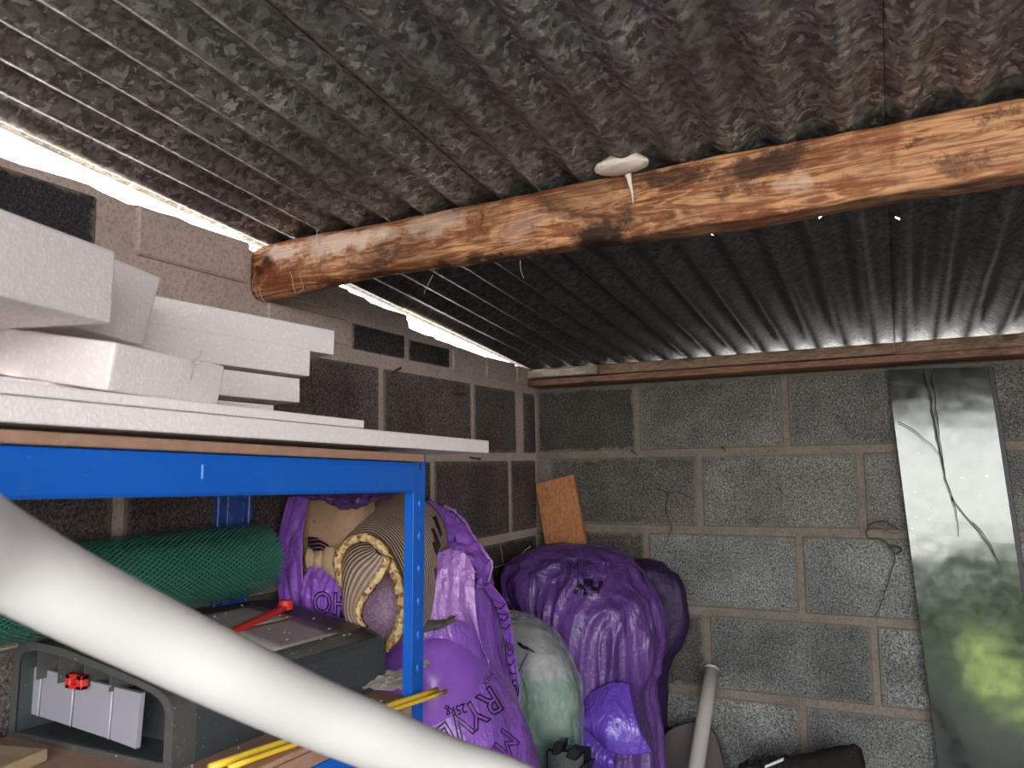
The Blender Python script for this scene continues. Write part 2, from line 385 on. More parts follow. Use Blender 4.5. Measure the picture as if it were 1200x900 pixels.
def mat_pile():
    m = MT('mauve_fleece', .95, 0, .1); co = m.pos((1, 1, 1), kind='World')
    n = m.noise(co, 110, 6, .7, 2.5)
    m.col(m.mix(m.ramp(n, (.35, 0.0), (.65, 1.0)), (.38, .20, .33), (.85, .60, .78))); m.bump(n, .9, .008); return m.m
M['fleece'] = mat_pile()
def mat_mesh():
    m = MT('green_mesh', .45, 0, .5); s = m.sep(m.pos(kind='UV'))
    a = m.math('ADD', s[0], m.math('MULTIPLY', s[1], .58)); b = m.math('SUBTRACT', s[0], m.math('MULTIPLY', s[1], .58))
    k = 2*math.pi/.0068
    h = m.math('MULTIPLY', m.math('ABSOLUTE', m.math('SINE', m.math('MULTIPLY', a, k/2))), m.math('ABSOLUTE', m.math('SINE', m.math('MULTIPLY', b, k/2))))
    al = m.ramp(h, (.24, 1.0), (.32, 0.0)); m.l(al, m.p.inputs['Alpha'])
    cw = m.pos(kind='World')
    c = m.mix(m.noise(cw, 14, 4), (.024, .135, .092), (.05, .21, .15))
    m.col(m.mix(m.ramp(m.noise(cw, 330, 2), (.7, .0), (.74, .8)), c, (.5, .5, .4))); m.bump(m.math('SUBTRACT', 1.0, h), .5, .001)
    return m.m
M['mesh'] = mat_mesh(); M['mesh_in'] = plain('green_mesh_core', (.006, .03, .022), .8, var=.3, sc=20)
def mat_clear():
    m = MT('clear_film', .22, 0, .6); co = m.pos(kind='World'); m.p.inputs['Base Color'].default_value = (.55, .60, .57, 1)
    n = m.noise(co, 16, 5, .6, 1.0)
    s = m.sep(co)
    m.l(m.ramp(n, (.3, .16), (.75, .5)), m.p.inputs['Alpha'])
    m.bump(m.math('ADD', m.noise(m.pos((1, 1, .5), kind='World'), 26, 3, .5, 2), m.math('MULTIPLY', m.noise(co, 90, 3), .15)), .8, .02); return m.m
M['clear'] = mat_clear(); M['greenfill'] = plain('green_filling', (.055, .20, .11), .5, var=.35, sc=8, bs=.3, bsc=20, dust=.15)
M['greyfill'] = plain('grey_inner_bag', (.24, .235, .24), .5, var=.2, sc=10, bs=.4, bsc=20)
def mat_panel():
    m = MT('dull_steel', .2, .85, .5); co = m.pos(kind='World')
    m.l(m.ramp(m.noise(co, 22, 6, .7), (.35, .09), (.75, .19)), m.p.inputs['Roughness'])
    c = m.mix(m.ramp(m.noise(co, 90, 4, .8), (.56, 0.0), (.70, .5)), (.062, .066, .062), (.042, .045, .042))
    m.col(m.mix(m.ramp(m.vor(co, 26), (.03, .6), (.07, .0)), c, (.2, .2, .19)))
    m.bump(m.noise(co, 7, 2, .5, .2), .16, .01); return m.m
M['panel'] = mat_panel()

# ================================================================= SETTING
XW, YW = -1.045, 2.31
def roofz(y): return .376+(2.25-y)*.0676
# floor, outside ground
tag(mesh('floor', *box(-1.3, 1.9, -.9, 2.5, -1.55, -1.45), M['concrete'], smooth=False), kind='structure')
tag(mesh('ground', *box(-9, 9, -14, 8, -1.60, -1.551), M['turf_shade'], smooth=False), kind='structure')
tag(mesh('path', *box(-3, 4, -2.4, -.9, -1.551, -1.52), M['gravel'], smooth=False), kind='structure')
tag(mesh('bounce_verge', *box(-6, 6, 2.7, 7.5, -1.551, -1.53), M['grass'], smooth=False), kind='structure')  # unseen strip added to bounce green sunlight onto the back eaves
tag(mesh('lawn', *box(.55, 1.2, -7.6, -3.6, -1.551, -1.53), M['grass'], smooth=False), kind='structure')  # bright patch: the sunlit clearing is put into the grass colour

unit = {}
def unit_block(sz):
    key = tuple(round(s, 2) for s in sz)
    if key not in unit:
        vs, fs = boxg((-sz[0]/2, -sz[1]/2, -sz[2]/2), (sz[0], 0, 0), (0, sz[1], 0), (0, 0, sz[2]), .0035)
        me = bpy.data.meshes.new('concrete_block'); me.from_pydata(vs, [], fs); me.materials.append(M['block']); unit[key] = (me, sz)
    return unit[key]
def block(parent, cen, sz, col, name='concrete_block', ry=0, rx=0, axis=0):
    me, s0 = unit_block(sz)
    o = bpy.data.objects.new(name, me); C.objects.link(o); o.parent = parent
    o.location = V(cen)+V((0, 0, H)) if parent.type == 'MESH' else V(cen)
    o.scale = (sz[0]/s0[0], sz[1]/s0[1], sz[2]/s0[2])
    o.rotation_euler = (rx+random.uniform(-.003, .003), ry+random.uniform(-.002, .002), 0)
    o.color = (*col, axis); return o
# --- back wall: mortar body with separate blocks
wb = tag(mesh('wall_back', *box(XW-.1, 1.75, YW+.004, YW+.10, -1.45, .305), M['mortar'], smooth=False), kind='structure')
beds = [.312, .092, -.133, -.361, -.583, -.806, -1.03, -1.25, -1.45]
joints = [-.706, -.522, -.687, -.514, -.70, -.514, -.70, -.514]
def mulc(c, k): return tuple(x*k for x in c)
base_c = (.23, .225, .212)
for r in range(8):
    z1, z0 = beds[r]-.011, beds[r+1]+.011
    xs = [XW]; x = joints[r]
    while x < 1.72: xs.append(x); x += .4335
    xs.append(1.74)
    for i in range(len(xs)-1):
        a, b = xs[i]+.008, xs[i+1]-.008
        if i == 0 and r == 1: a += .045
        if b-a < .05: continue
        k = random.uniform(.85, 1.12); c = mulc(base_c, k)
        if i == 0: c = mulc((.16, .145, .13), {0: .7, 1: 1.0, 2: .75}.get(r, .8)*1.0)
        if r == 0 and i == 1: c = (.22, .215, .20)
        if r == 1 and i == 1: c = (.235, .23, .195)
        if r >= 2 and i >= 1: c = (.25*k, .255*k, .245*k)
        block(wb, ((a+b)/2, YW+.045, (z0+z1)/2), (b-a, .09+random.uniform(-.003, .003), z1-z0), c)
tag(mesh('eave_light_stop', *box(XW-.1, 1.75, 2.345, YW+.10, .3052, .3535), M['mortar'], smooth=False), kind='structure')  # unseen, added so less light enters through the back eaves
# --- left wall: mortar body whose ragged top follows the roof
prof = [(-.9, .53), (-.6, .515), (0, .483), (.3, .462), (.50, .446), (.60, .441), (.70, .447), (.79, .441), (.86, .447), (.95, .443), (1.02, .442), (1.06, .432),
        (1.15, .43), (1.30, .428), (1.345, .424), (1.42, .417), (1.50, .410), (1.565, .405), (1.57, .385), (1.75, .377), (1.95, .372), (2.15, .365), (2.31, .358), (2.42, .352)]
PP = []
for i in range(len(prof)-1):
    (a, za), (b, zb) = prof[i], prof[i+1]; k = max(1, int((b-a)/.02))
    for j in range(k):
        t = j/k; y = a+(b-a)*t; PP.append((y, za+(zb-za)*t+.004*noise.noise(V((y*30, 0, 0)))+(.003*noise.noise(V((y*90, 3, 0))))))
PP.append(prof[-1])
vs, fs = [], []
for y, z in PP: vs += [V((XW-.10, y, -1.45)), V((XW, y, -1.45)), V((XW, y, z-.012)), V((XW-.004, y, z-.004)), V((XW-.014, y, z)), V((XW-.10, y, z-.045))]
for i in range(len(PP)-1):
    for k in range(6): a = i*6; fs.append((a+k, a+(k+1) % 6, a+6+(k+1) % 6, a+6+k))
fs += [(5, 4, 3, 2, 1, 0), tuple(len(PP)*6-6+k for k in range(6))]
M['render'] = mortar_mat(); M['render'].name = 'pinkish_render'
for e in [x for x in M['render'].node_tree.nodes if x.type == 'MIX' and abs(x.inputs[7].default_value[0]-.09) < .01 and x.inputs[6].is_linked]: e.inputs[7].default_value = (.20, .155, .135, 1)
for e in [x for x in M['render'].node_tree.nodes if x.type == 'MIX' and x.inputs[6].is_linked and x.inputs[7].default_value[0] < .01]: pass
for e in [x for x in M['render'].node_tree.nodes if x.type == 'MIX' and abs(x.inputs[7].default_value[0]-.29) < .01]: e.inputs[6].default_value = (.34, .265, .235, 1); e.inputs[7].default_value = (.60, .485, .43, 1)
wl = tag(mesh('wall_left', vs, fs, M['render'], smooth=False), kind='structure')
SL = .029
def lb(y0, y1, z0, z1, c, t=.006, name='concrete_block', sl=SL, mat=None):
    ym = (y0+y1)/2; dz = sl*(ym-2.31)
    o = block(wl, (XW-.04+t, ym, (z0+z1)/2+dz), (.08, y1-y0, z1-z0), c, name, rx=math.atan(sl), axis=1)
    if mat: o.material_slots[0].link = 'OBJECT'; o.material_slots[0].material = mat
dk = (.175, .143, .133)
for z0, z1, js in ((.101, .29, [2.31, 2.20, 2.165-.0, 1.883, 1.456, 1.03, .60, .17, -.26, -.7, -1.13]), (-.135, .077, [2.31, 2.115, 1.68, 1.25, .80, .37, -.06, -.49, -.92]),
                   (-.36, -.159, [2.31, 1.90, 1.47, 1.03, .60, .17, -.26, -.7]), (-.585, -.38, [2.31, 2.115, 1.68, 1.25, .8, .37, -.06, -.5]),
                   (-.81, -.605, [2.31, 1.9, 1.47, 1.03, .6, .17, -.3]), (-1.03, -.83, [2.31, 2.1, 1.68, 1.25, .8, .37, -.1]), (-1.25, -1.05, [2.31, 1.9, 1.47, 1.03, .6, .17, -.3]), (-1.42, -1.27, [2.31, 2.1, 1.68, 1.25, .8, .37, -.1])):
    for a, b in zip(js, js[1:]):
        if a-b < .06: continue
        k = random.uniform(.85, 1.2); c = mulc(dk, k)
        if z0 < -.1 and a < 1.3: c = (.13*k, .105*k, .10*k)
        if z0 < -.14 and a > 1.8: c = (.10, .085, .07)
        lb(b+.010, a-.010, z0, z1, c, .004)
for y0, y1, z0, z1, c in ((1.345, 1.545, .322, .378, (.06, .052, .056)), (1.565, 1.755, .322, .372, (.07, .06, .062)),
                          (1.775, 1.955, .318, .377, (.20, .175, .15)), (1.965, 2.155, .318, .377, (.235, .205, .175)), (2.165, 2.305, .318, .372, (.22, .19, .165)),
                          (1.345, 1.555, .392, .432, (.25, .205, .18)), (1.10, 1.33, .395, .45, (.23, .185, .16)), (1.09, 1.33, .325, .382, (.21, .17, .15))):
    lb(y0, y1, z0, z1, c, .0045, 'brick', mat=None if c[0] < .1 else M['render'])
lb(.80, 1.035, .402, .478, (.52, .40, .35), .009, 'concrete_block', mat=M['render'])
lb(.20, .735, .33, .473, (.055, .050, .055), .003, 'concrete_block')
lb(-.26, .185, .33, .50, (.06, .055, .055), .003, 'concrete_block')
# --- right wall and front piers beside the wide open doorway
tag(mesh('wall_right', *box(1.75, 1.87, -.9, YW+.12, -1.45, .40), M['mortar'], smooth=False), kind='structure')
tag(mesh('wall_front', *box(-1.145, -.45, -.90, -.78, -1.45, .54), M['mortar'], smooth=False), kind='structure')
tag(mesh('trim_1', *box(-.45, 1.75, -.90, -.80, .525, .565, .004), M['plate'], smooth=False), kind='structure')

# --- ceiling: overlapping corrugated sheets
PITCHX, AMP = .0715, .0088
holes = [aY(835, 285, 1.38), aY(963, 258, 1.355), aY(1052, 261, 1.408)]
ceil_ = bpy.data.objects.new('ceiling', None); C.objects.link(ceil_); ceil_.location = (0, 0, H); base['ceiling'] = V((0, 0, 0)); tag(ceil_, kind='structure')
def corr(x0, x1, y0, y1, dz, hs=(), m=None):
    nx = int((x1-x0)/PITCHX*14)+1
    xs = [x0+(x1-x0)*i/nx for i in range(nx+1)]
    ys = [y0+(y1-y0)*i/50 for i in range(51)]
    for h in hs: ys += [h[1]-.005, h[1]+.005]; xs += [h[0]-.0035, h[0]+.0035]
    xs.sort(); ys.sort(); vs = []
    for y in ys:
        for x in xs:
            z = roofz(y)+AMP*math.cos(2*math.pi*(x-.002)/PITCHX)+dz+.0018*noise.noise(V((x*3, y*2.5, 0)))
            vs.append(V((x+.003*noise.noise(V((y*2, x, 4))), y, z)))
    n = len(xs); fs = []
    for j in range(len(ys)-1):
        for i in range(n-1):
            cx, cy = (xs[i]+xs[i+1])/2, (ys[j]+ys[j+1])/2
            if any(abs(cx-h[0]) < .0036 and abs(cy-h[1]) < .0051 for h in hs): continue
            a = j*n+i; fs.append((a, a+1, a+n+1, a+n))
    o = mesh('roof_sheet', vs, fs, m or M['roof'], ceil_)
    so = o.modifiers.new('thickness', 'SOLIDIFY'); so.thickness = .0012; so.offset = 1
    return o
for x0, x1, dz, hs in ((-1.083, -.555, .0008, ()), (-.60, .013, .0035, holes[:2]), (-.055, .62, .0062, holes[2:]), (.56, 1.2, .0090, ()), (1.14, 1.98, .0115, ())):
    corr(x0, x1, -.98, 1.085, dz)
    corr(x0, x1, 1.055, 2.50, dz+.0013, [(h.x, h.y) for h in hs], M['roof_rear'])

# --- roof timbers
def timber(x0, x1, y0, y1, zb, zt, rad, nseg, wob=.002, seed=0):
    """squared log along x; zb, zt, rad functions of x"""
    vs, fs = [], []; K = 28
    for i in range(nseg+1):
        x = x0+(x1-x0)*i/nseg; b, t, r = zb(x), zt(x), rad(x); cy, cz = (y0+y1)/2, (b+t)/2; hy, hz = (y1-y0)/2, (t-b)/2
        r = min(r, hy*.98, hz*.98)
        for k in range(K):
            q = k//7; th = math.pi/2*(q+(k % 7)/6)
            sx_, sz_ = ((1, 1), (-1, 1), (-1, -1), (1, -1))[q]
            p = V((x, cy+sx_*(hy-r)+r*math.cos(th), cz+sz_*(hz-r)+r*math.sin(th)))
            d = V((0, math.cos(th), math.sin(th)))
            p += d*(wob*noise.noise(V((x*5+seed, p.y*22, p.z*22)))+wob*.4*noise.noise(V((x*30+seed, p.y*120, p.z*120))))
            vs.append(p)
    for i in range(nseg):
        for k in range(K): fs.append((i*K+k, (i+1)*K+k, (i+1)*K+(k+1) % K, i*K+(k+1) % K))
    fs += [tuple(range(K)), tuple(nseg*K+k for k in range(K))[::-1]]
    return vs, fs
def ss(a, b, x): t = max(0, min(1, (x-a)/(b-a))); return t*t*(3-2*t)
beam = mesh('roof_beam', *timber(-1.047, 1.76, 1.045, 1.098, lambda x: .342+.011*ss(-1.0, -.75, x)+.006*ss(-.2, .05, x), lambda x: roofz(1.07)-AMP+.001-.004*(1-ss(-1.05, -.9, x)),
            lambda x: .030-.024*ss(-.95, -.1, x), 220, .004), M['beam'])
tag(beam, 'thick weathered pine beam under the corrugated roof, rounded at its wall end', 'beam')
tp = roofz(2.28)-AMP-.001
pt = mesh('wall_plate', *timber(-.80, .0125, 2.235, 2.30, lambda x: .333, lambda x: tp-.001, lambda x: .004, 50, .001, 3), M['plate'])
tag(pt, 'long brown roof timber on top of the back wall, left of the roof seam', 'timber')
pt2 = mesh('wall_plate', *timber(.0132, 1.75, 2.235, 2.30, lambda x: .331, lambda x: tp-.001, lambda x: .004, 60, .001, 8), M['plate'])
tag(pt2, 'brown roof timber on top of the back wall, right of the roof seam', 'timber')
M['pale_wood'] = wood_mat('pale_pine', (.58, .50, .44), (.42, .32, .25), (.16, .1, .07), .3, 2, 0)
p3 = mesh('wall_plate', *timber(-1.04, -.806, 2.232, 2.30, lambda x: .336, lambda x: tp-.001, lambda x: .007, 30, .002, 5), M['pale_wood'])
tag(p3, 'short pale whitish roof timber in the corner on top of the back wall', 'timber')
M['plate2'] = wood_mat('brown_batten', (.33, .17, .11), (.24, .11, .07), (.06, .03, .02), .35, 1.6, 0)
p4 = mesh('batten', *timber(-1.04, 1.75, 2.240, 2.309, lambda x: .312, lambda x: .3305, lambda x: .003, 80, .0012, 11), M['plate2'])
tag(p4, 'thin reddish batten running under the roof timbers along the back wall', 'batten')
# blob of expanding foam on the beam
bm = bmesh.new(); bmesh.ops.create_icosphere(bm, subdivisions=4, radius=1)
fc = aY(728, 194, 1.034)
for v in bm.verts:
    c = v.co.copy(); s = 1+.10*noise.noise(c*4)
    v.co = fc+V((c.x*.040*s, c.y*.024*s, c.z*(.011+.010*max(0, 1-(c.x-.2)**2*2.2)*(c.z > 0))*s))
bm.verts.index_update(); a1 = ([v.co.copy() for v in bm.verts], [tuple(v.index for v in f.verts) for f in bm.faces]); bm.free()
dr = [aY(736, 204, 1.036), aY(738, 214, 1.040), aY(741, 226, 1.041), aY(742, 238, 1.041)]
fb = mesh('foam_blob', *join(a1, tube(dr, .003, 8, rs=[.005, .003, .0017, .0008])), M['spray'])
tag(fb, 'cream blob of hardened foam with a drip on top of the beam', 'foam')

# ================================================================= SHELVING
xf = -.645
sh = thing('shelving_unit', 'bright blue metal shelving unit with chipboard shelves along the left wall', 'shelving', (-.83, .4, -1.45))
def post(name, m, x0, x1, y0, y1, face=1, label=None):
    """slotted channel upright whose web faces +x"""
    t = .0025
    a = box(x1-t, x1, y0, y1, -1.45, .046, .0006)
    b = box(x0, x1-t, y0, y0+t, -1.45, .046); c = box(x0, x1-t, y1-t, y1, -1.45, .046)
    o = mesh(name, *join(a, b, c), m, sh, smooth=False); return o
p1 = post('upright', M['blue'], -.660, xf, .985, 1.017)
bump_parts = []
def dimple(parent, m, x, y, z, ry=.005, rz=.008, d=.0025):
    vs, fs = [], []
    for j in range(4):
        k = math.cos(j/3*math.pi/2*.98); xx = x+d*math.sin(j/3*math.pi/2)
        for i in range(12):
            th = i/12*2*math.pi; vs.append(V((xx, y+ry*k*math.cos(th), z+rz*k*math.sin(th))))
    for j in range(3):
        for i in range(12): fs.append((j*12+i, j*12+(i+1) % 12, (j+1)*12+(i+1) % 12, (j+1)*12+i))
    fs.append(tuple(36+i for i in range(12)))
    return vs, fs
for i in range(1, 14): mesh('rivet', *dimple(None, None, xf, 1.003, .02-.0475*i), M['blue'], p1)
for z in (.022, -.44): mesh('slot', *box(xf-.002, xf+.0006, .999, 1.004, z, z+.011, .001), M['black'], p1, smooth=False)
# rear upright: wide, rolled edges, two columns of rivets
rp = mesh('upright', *join(box(-1.043, -1.034, .979, 1.050, -1.45, .046, .001), box(-1.034, -1.028, .976, .983, -1.45, .046, .0015), box(-1.034, -1.028, 1.046, 1.053, -1.45, .046, .0015),
          box(-1.034, -1.031, 1.000, 1.030, -1.45, .046, .001)), M['blue_dull'], sh, smooth=False)
tag(rp, 'duller rear upright with two columns of rivets')
for i in range(0, 10):
    for y in (.991, 1.039): mesh('rivet', *dimple(None, None, -1.034, y, .03-.030*i, .006, .006, .0035), M['blue_dull'], rp)
post('upright', M['blue'], -.660, xf, -.62, -.588)
mesh('upright', *box(-1.043, -1.03, -.62, -.55, -1.45, .046, .001), M['blue_dull'], sh, smooth=False)
def bm_(z0, z1):
    prof_ = [(-.700, z1), (-.6485, z1), (xf+.0015, z1-.0015), (xf+.003, z1-.008), (xf+.003, z0+.004), (xf+.001, z0+.0005), (-.662, z0), (-.662, z0+.003), (xf-.001, z0+.004), (xf-.001, z1-.003), (-.700, z1-.003)]
    vs, fs = [], []
    for y in (-.586, .984): vs += [V((x, y, z)) for x, z in prof_]
    n = len(prof_)
    for k in range(n): fs.append((k, (k+1) % n, n+(k+1) % n, n+k))
    fs += [tuple(range(n))[::-1], tuple(range(n, 2*n))]; return vs, fs
fb1 = mesh('front_rail', *bm_(-.0105, .0345), M['blue'], sh, smooth=False)
tab = aX(239, 553, xf+.003)
mesh('lock_tab', *box(xf+.002, xf+.0045, tab.y-.0035, tab.y+.0035, tab.z-.008, tab.z+.008, .001), M['blue'], fb1, smooth=False)
mesh('front_rail', *bm_(-.375, -.330), M['blue'], sh, smooth=False)
mesh('side_rail', *box(-1.03, -.66, 1.019, 1.024, -.375, -.330, .001), M['blue_dull'], sh, smooth=False)
mesh('rear_rail', *box(-1.043, -1.036, -.55, .975, -.0105, .0345, .001), M['blue_dull'], sh, smooth=False)
mesh('rear_rail', *box(-1.043, -1.036, -.55, .975, -.375, -.33, .001), M['blue_dull'], sh, smooth=False)
mesh('shelf_board', *box(-1.034, -.636, -.58, 1.0, .0348, .0458, .001), M['chip'], sh, smooth=False)
mesh('shelf_board', *join(box(-1.026, -.664, -.58, 1.024, -.329, -.311, .001), box(-.664, -.640, -.58, .98, -.329, -.311, .001)), M['chip'], sh, smooth=False)

# ================================================================= POLYSTYRENE
PG = 'polystyrene pieces stacked on the blue shelving'
def slab(name, label, o, d1, L1, d2, L2, d3, L3, bev=.0025, sub=5, wob=.0012):
    g = boxg(o, V(d1).normalized()*L1, V(d2).normalized()*L2, V(d3).normalized()*L3, bev, 2, wob, 0)
    ob = mesh(name, *g, M['foam'], smooth=False)
    return tag(ob, label, 'polystyrene', PG)
slab('polystyrene_sheet', 'longest thin white polystyrene sheet, bottom of the stack, its end overhanging the blue upright', (-.632, -.45, .0475), (0, 1, .004), 1.65, (-1, 0, 0), .395, (0, 0, 1), .0222)
slab('polystyrene_sheet', 'very thin white polystyrene sheet lying directly on the longest bottom sheet', (-.636, -.45, .0712), (0, 1, .0035), 1.30, (-1, 0, 0), .38, (0, 0, 1), .0105, .0015)
slab('polystyrene_sheet', 'thin white polystyrene sheet in the shadow under the block with a twig on it', (-.655, -.35, .0840), (-.06, 1, 0), .92, (-1, -.06, 0), .34, (0, 0, 1), .0045, .0015)
# back pile of boards, ends stepping back
def board(lab, px, pt, pb, X=-.80, L=.33, W=.19, dz=0):
    A = aX(px, pt, X); B = aX(px, pb, X)
    d = V((-.19, -.98, 0)).normalized()
    slab('polystyrene_board', lab, V((A.x, A.y, B.z)), d, L, (-.98, .19, 0), W, (0, 0, 1), A.z-B.z, .002)
board('white polystyrene board on top of the rear pile, reaching furthest right', 392, 387, 416, L=.40)
board('white polystyrene board second from the top of the rear pile', 364, 408.5, 441)
board('white polystyrene board third from the top of the rear pile', 352, 443.5, 472)
board('narrow white polystyrene offcut fourth from the top of the rear pile', 321, 474.5, 484, L=.3)
board('thin white polystyrene board at the foot of the rear pile', 352, 487, 491.5, L=.3)
# front blocks
A = aX(133, 380, -.65); At = aX(139, 297, -.65)
slab('polystyrene_block', 'thick white polystyrene block at the top left, front of the stack', A, (.262, -.965, -.03), .55, (-.965, -.262, 0), .30, (0, 0, 1), .069, .004)
B0 = aX(168, 405, -.745); B1 = aX(190, 325, -.755)
upB = (B1-B0); dB = V((.262, -.965, .0)).normalized(); nB = upB.cross(dB).normalized()
if nB.x > 0: nB = -nB
slab('polystyrene_block', 'tilted white polystyrene block leaning behind the thick top left block', B0, dB, .22, nB, .05, upB, upB.length, .003)
c0 = aX(125, 458, -.65); c1 = aX(138, 402, -.65)
d1 = V((-.165, .986, .0)).normalized(); d2 = V((-.965, -.16, .16)).normalized(); d3 = d1.cross(d2).normalized(); d3 = d3 if d3.z > 0 else -d3
slab('polystyrene_block', 'white polystyrene block with a dry twig on its face, below the thick top block', c0, d1, .158, d2, .33, d3, .046, .003)
# support offcut hidden under the tilted pieces
slab('polystyrene_offcut', 'white polystyrene offcut half hidden beneath the tilted blocks', (-.72, .38, .0895), (0, 1, 0), .20, (-1, 0, 0), .07, (0, 0, 1), .010, .002)
tw = [aX(226, 425, -.64), aX(230, 420, -.635), aX(236, 412, -.63)]
t2 = [aX(218, 418, -.64), aX(224, 424, -.635), aX(230, 427, -.635), aX(238, 424, -.63)]
t3 = [aX(228, 426, -.635), aX(226, 435, -.64), aX(224, 444, -.645)]
tag(mesh('dry_twig', *join(tube(tw, .0011, 6), tube(t2, .0006, 6), tube(t3, .0006, 6)), M['straw']), 'small dry brown twig stuck on the face of a polystyrene block', 'twig')

# ================================================================= LOWER SHELF
# organiser case with domed lid
y0c, y1c = .650, 1.050
cs = thing('organiser_case', 'dark grey plastic organiser case with domed lid and red latches on the lower shelf', 'case', (-.88, .85, -.3105))
top = [(-.736, -.252), (-.739, -.243), (-.747, -.2345), (-.762, -.2275), (-.785, -.222), (-.845, -.211), (-.93, -.1975), (-.99, -.194), (-1.015, -.198), (-1.024, -.210)]
outer = [(-.736, -.3105)]+top+[(-1.024, -.3105)]
cx, cz = -.88, -.262
inner = [(cx+(x-cx)*.915, cz+(z-cz)*.87) for x, z in outer]
n = len(outer); vs = []; fs = []
for lp, y in ((outer, y1c), (outer, y0c), (inner, y0c), (inner, y0c+.055)): vs += [V((x, y, z)) for x, z in lp]
for s in range(3):
    for k in range(n): fs.append((s*n+k, s*n+(k+1) % n, (s+1)*n+(k+1) % n, (s+1)*n+k))
fs += [tuple(range(n)), tuple(3*n+k for k in range(n))[::-1]]
body = mesh('case_body', vs, fs, M['case'], cs, smooth=False)
# end frame
fo = [(cx+(x-cx)*1.004, cz+(z-cz)*1.02) for x, z in outer]; vs = []; fs = []
for lp, y in ((fo, y0c+.030), (fo, y0c-.003), (inner, y0c-.003)): vs += [V((x, y, z)) for x, z in lp]
for s in range(2):
    for k in range(n): fs.append((s*n+k, s*n+(k+1) % n, (s+1)*n+(k+1) % n, (s+1)*n+k))
mesh('end_frame', vs, fs, M['caserim'], cs, smooth=False)
# domed rim sheet on top and lighter lid panels following the dome
def dome(x):
    T = [t for t in top]
    for (xa, za), (xb, zb) in zip(T, T[1:]):
        if xb <= x <= xa: return za+(zb-za)*(x-xa)/(xb-xa)
    return T[-1][1]
def topsheet(name, m, xa, xb, ya, yb, up, parent, label=None):
    G = []
    for j in range(6):
        y = ya+(yb-ya)*j/5; G.append([V((xa+(xb-xa)*i/10, y, dome(xa+(xb-xa)*i/10)+up)) for i in range(11)])
    o = mesh(name, *grid(G, .0012), m, parent); return o
topsheet('lid_rim', M['caserim'], -1.01, -.747, y0c+.03, y1c-.012, .0008, cs)
def vary(ya, yb, xa, xb): return topsheet('lid_panel', M['lid'], xa, xb, ya, yb, .0030, cs)
vary(.700, .838, -.862, -.772); vary(.840, .985, -.862, -.772); vary(.700, .838, -.955, -.864); vary(.840, .985, -.955, -.864)
st_a = aZ(262, 748, -.196); st_b = aZ(340, 724, -.190)
def seatz(p, u): return V((p.x, p.y, dome(p.x)+u))
sa = aX(258, 750, -.845); sb = aX(338, 723, -.905); sa = seatz(sa, .007); sb = seatz(sb, .007)
dd = (sb-sa).normalized(); side = dd.cross(V((0, 0, 1))).normalized()
lt = mesh('latch', *boxg(sa-side*.0065-V((0, 0, .004)), dd*(sb-sa).length, side*.013, V((0, 0, .008)), .0015), M['red'], cs, smooth=False); tag(lt, 'long red latch arm')
k0 = sb-dd*.01-V((0, 0, .003)); vs, fs = tube([k0, k0+V((0, 0, .006)), k0+V((0, 0, .014))], .0115, 20)
mesh('latch_end', vs, fs, M['red'], lt, smooth=False)
# tray panels in the end opening
pts = [aY(16, 776, y0c+.018), aY(50, 784, y0c+.016), aY(88, 794, y0c+.012), aY(133, 805, y0c+.008), aY(166, 813, y0c+.004)]
bot = [aY(11, 829, y0c+.018), aY(45, 839, y0c+.016), aY(83, 851, y0c+.012), aY(128, 866, y0c+.008), aY(160, 878, y0c+.004)]
for i in range(4):
    a, b, c, d = pts[i], pts[i+1], bot[i+1], bot[i]
    q = [a.lerp(b, .03), b.lerp(a, .03), c.lerp(d, .03), d.lerp(c, .03)]
    vs = q+[p+V((0, .006, 0)) for p in q]
    tr = mesh('tray_pane', vs, [(0, 3, 2, 1), (4, 5, 6, 7), (0, 1, 5, 4), (1, 2, 6, 5), (2, 3, 7, 6), (3, 0, 4, 7)], M['tray'], cs, smooth=False)
for i in (1, 2, 3): mesh('tray_divider', *tube([pts[i]+V((0, -.001, 0)), bot[i]+V((0, -.001, 0))], .0009, 6), M['traydiv'], cs)
for xpx in (45, 73, 103, 133):
    a = aY(xpx, 760+(xpx-20)*.2, y0c+.006); b = aY(xpx, 778+(xpx-20)*.27, y0c+.010)
    xx = max(a.x, -.985); zt = dome(xx)-.010
    mesh('tray_wall', *box(xx-.0008, xx+.0008, y0c+.002, y0c+.05, -.24, zt), M['caserim'], cs, smooth=False)
rc = aY(89, 799, y0c-.002)
rl = mesh('latch', *join(box(rc.x-.015, rc.x+.015, rc.y-.004, rc.y+.006, rc.z-.008, rc.z-.003, .001), box(rc.x-.015, rc.x+.015, rc.y-.004, rc.y+.006, rc.z+.003, rc.z+.009, .001),
     box(rc.x-.015, rc.x-.006, rc.y-.004, rc.y+.006, rc.z-.008, rc.z+.009, .001), box(rc.x+.005, rc.x+.015, rc.y-.004, rc.y+.006, rc.z-.008, rc.z+.009, .001)), M['red'], cs, smooth=False)
tag(rl, 'small red latch')

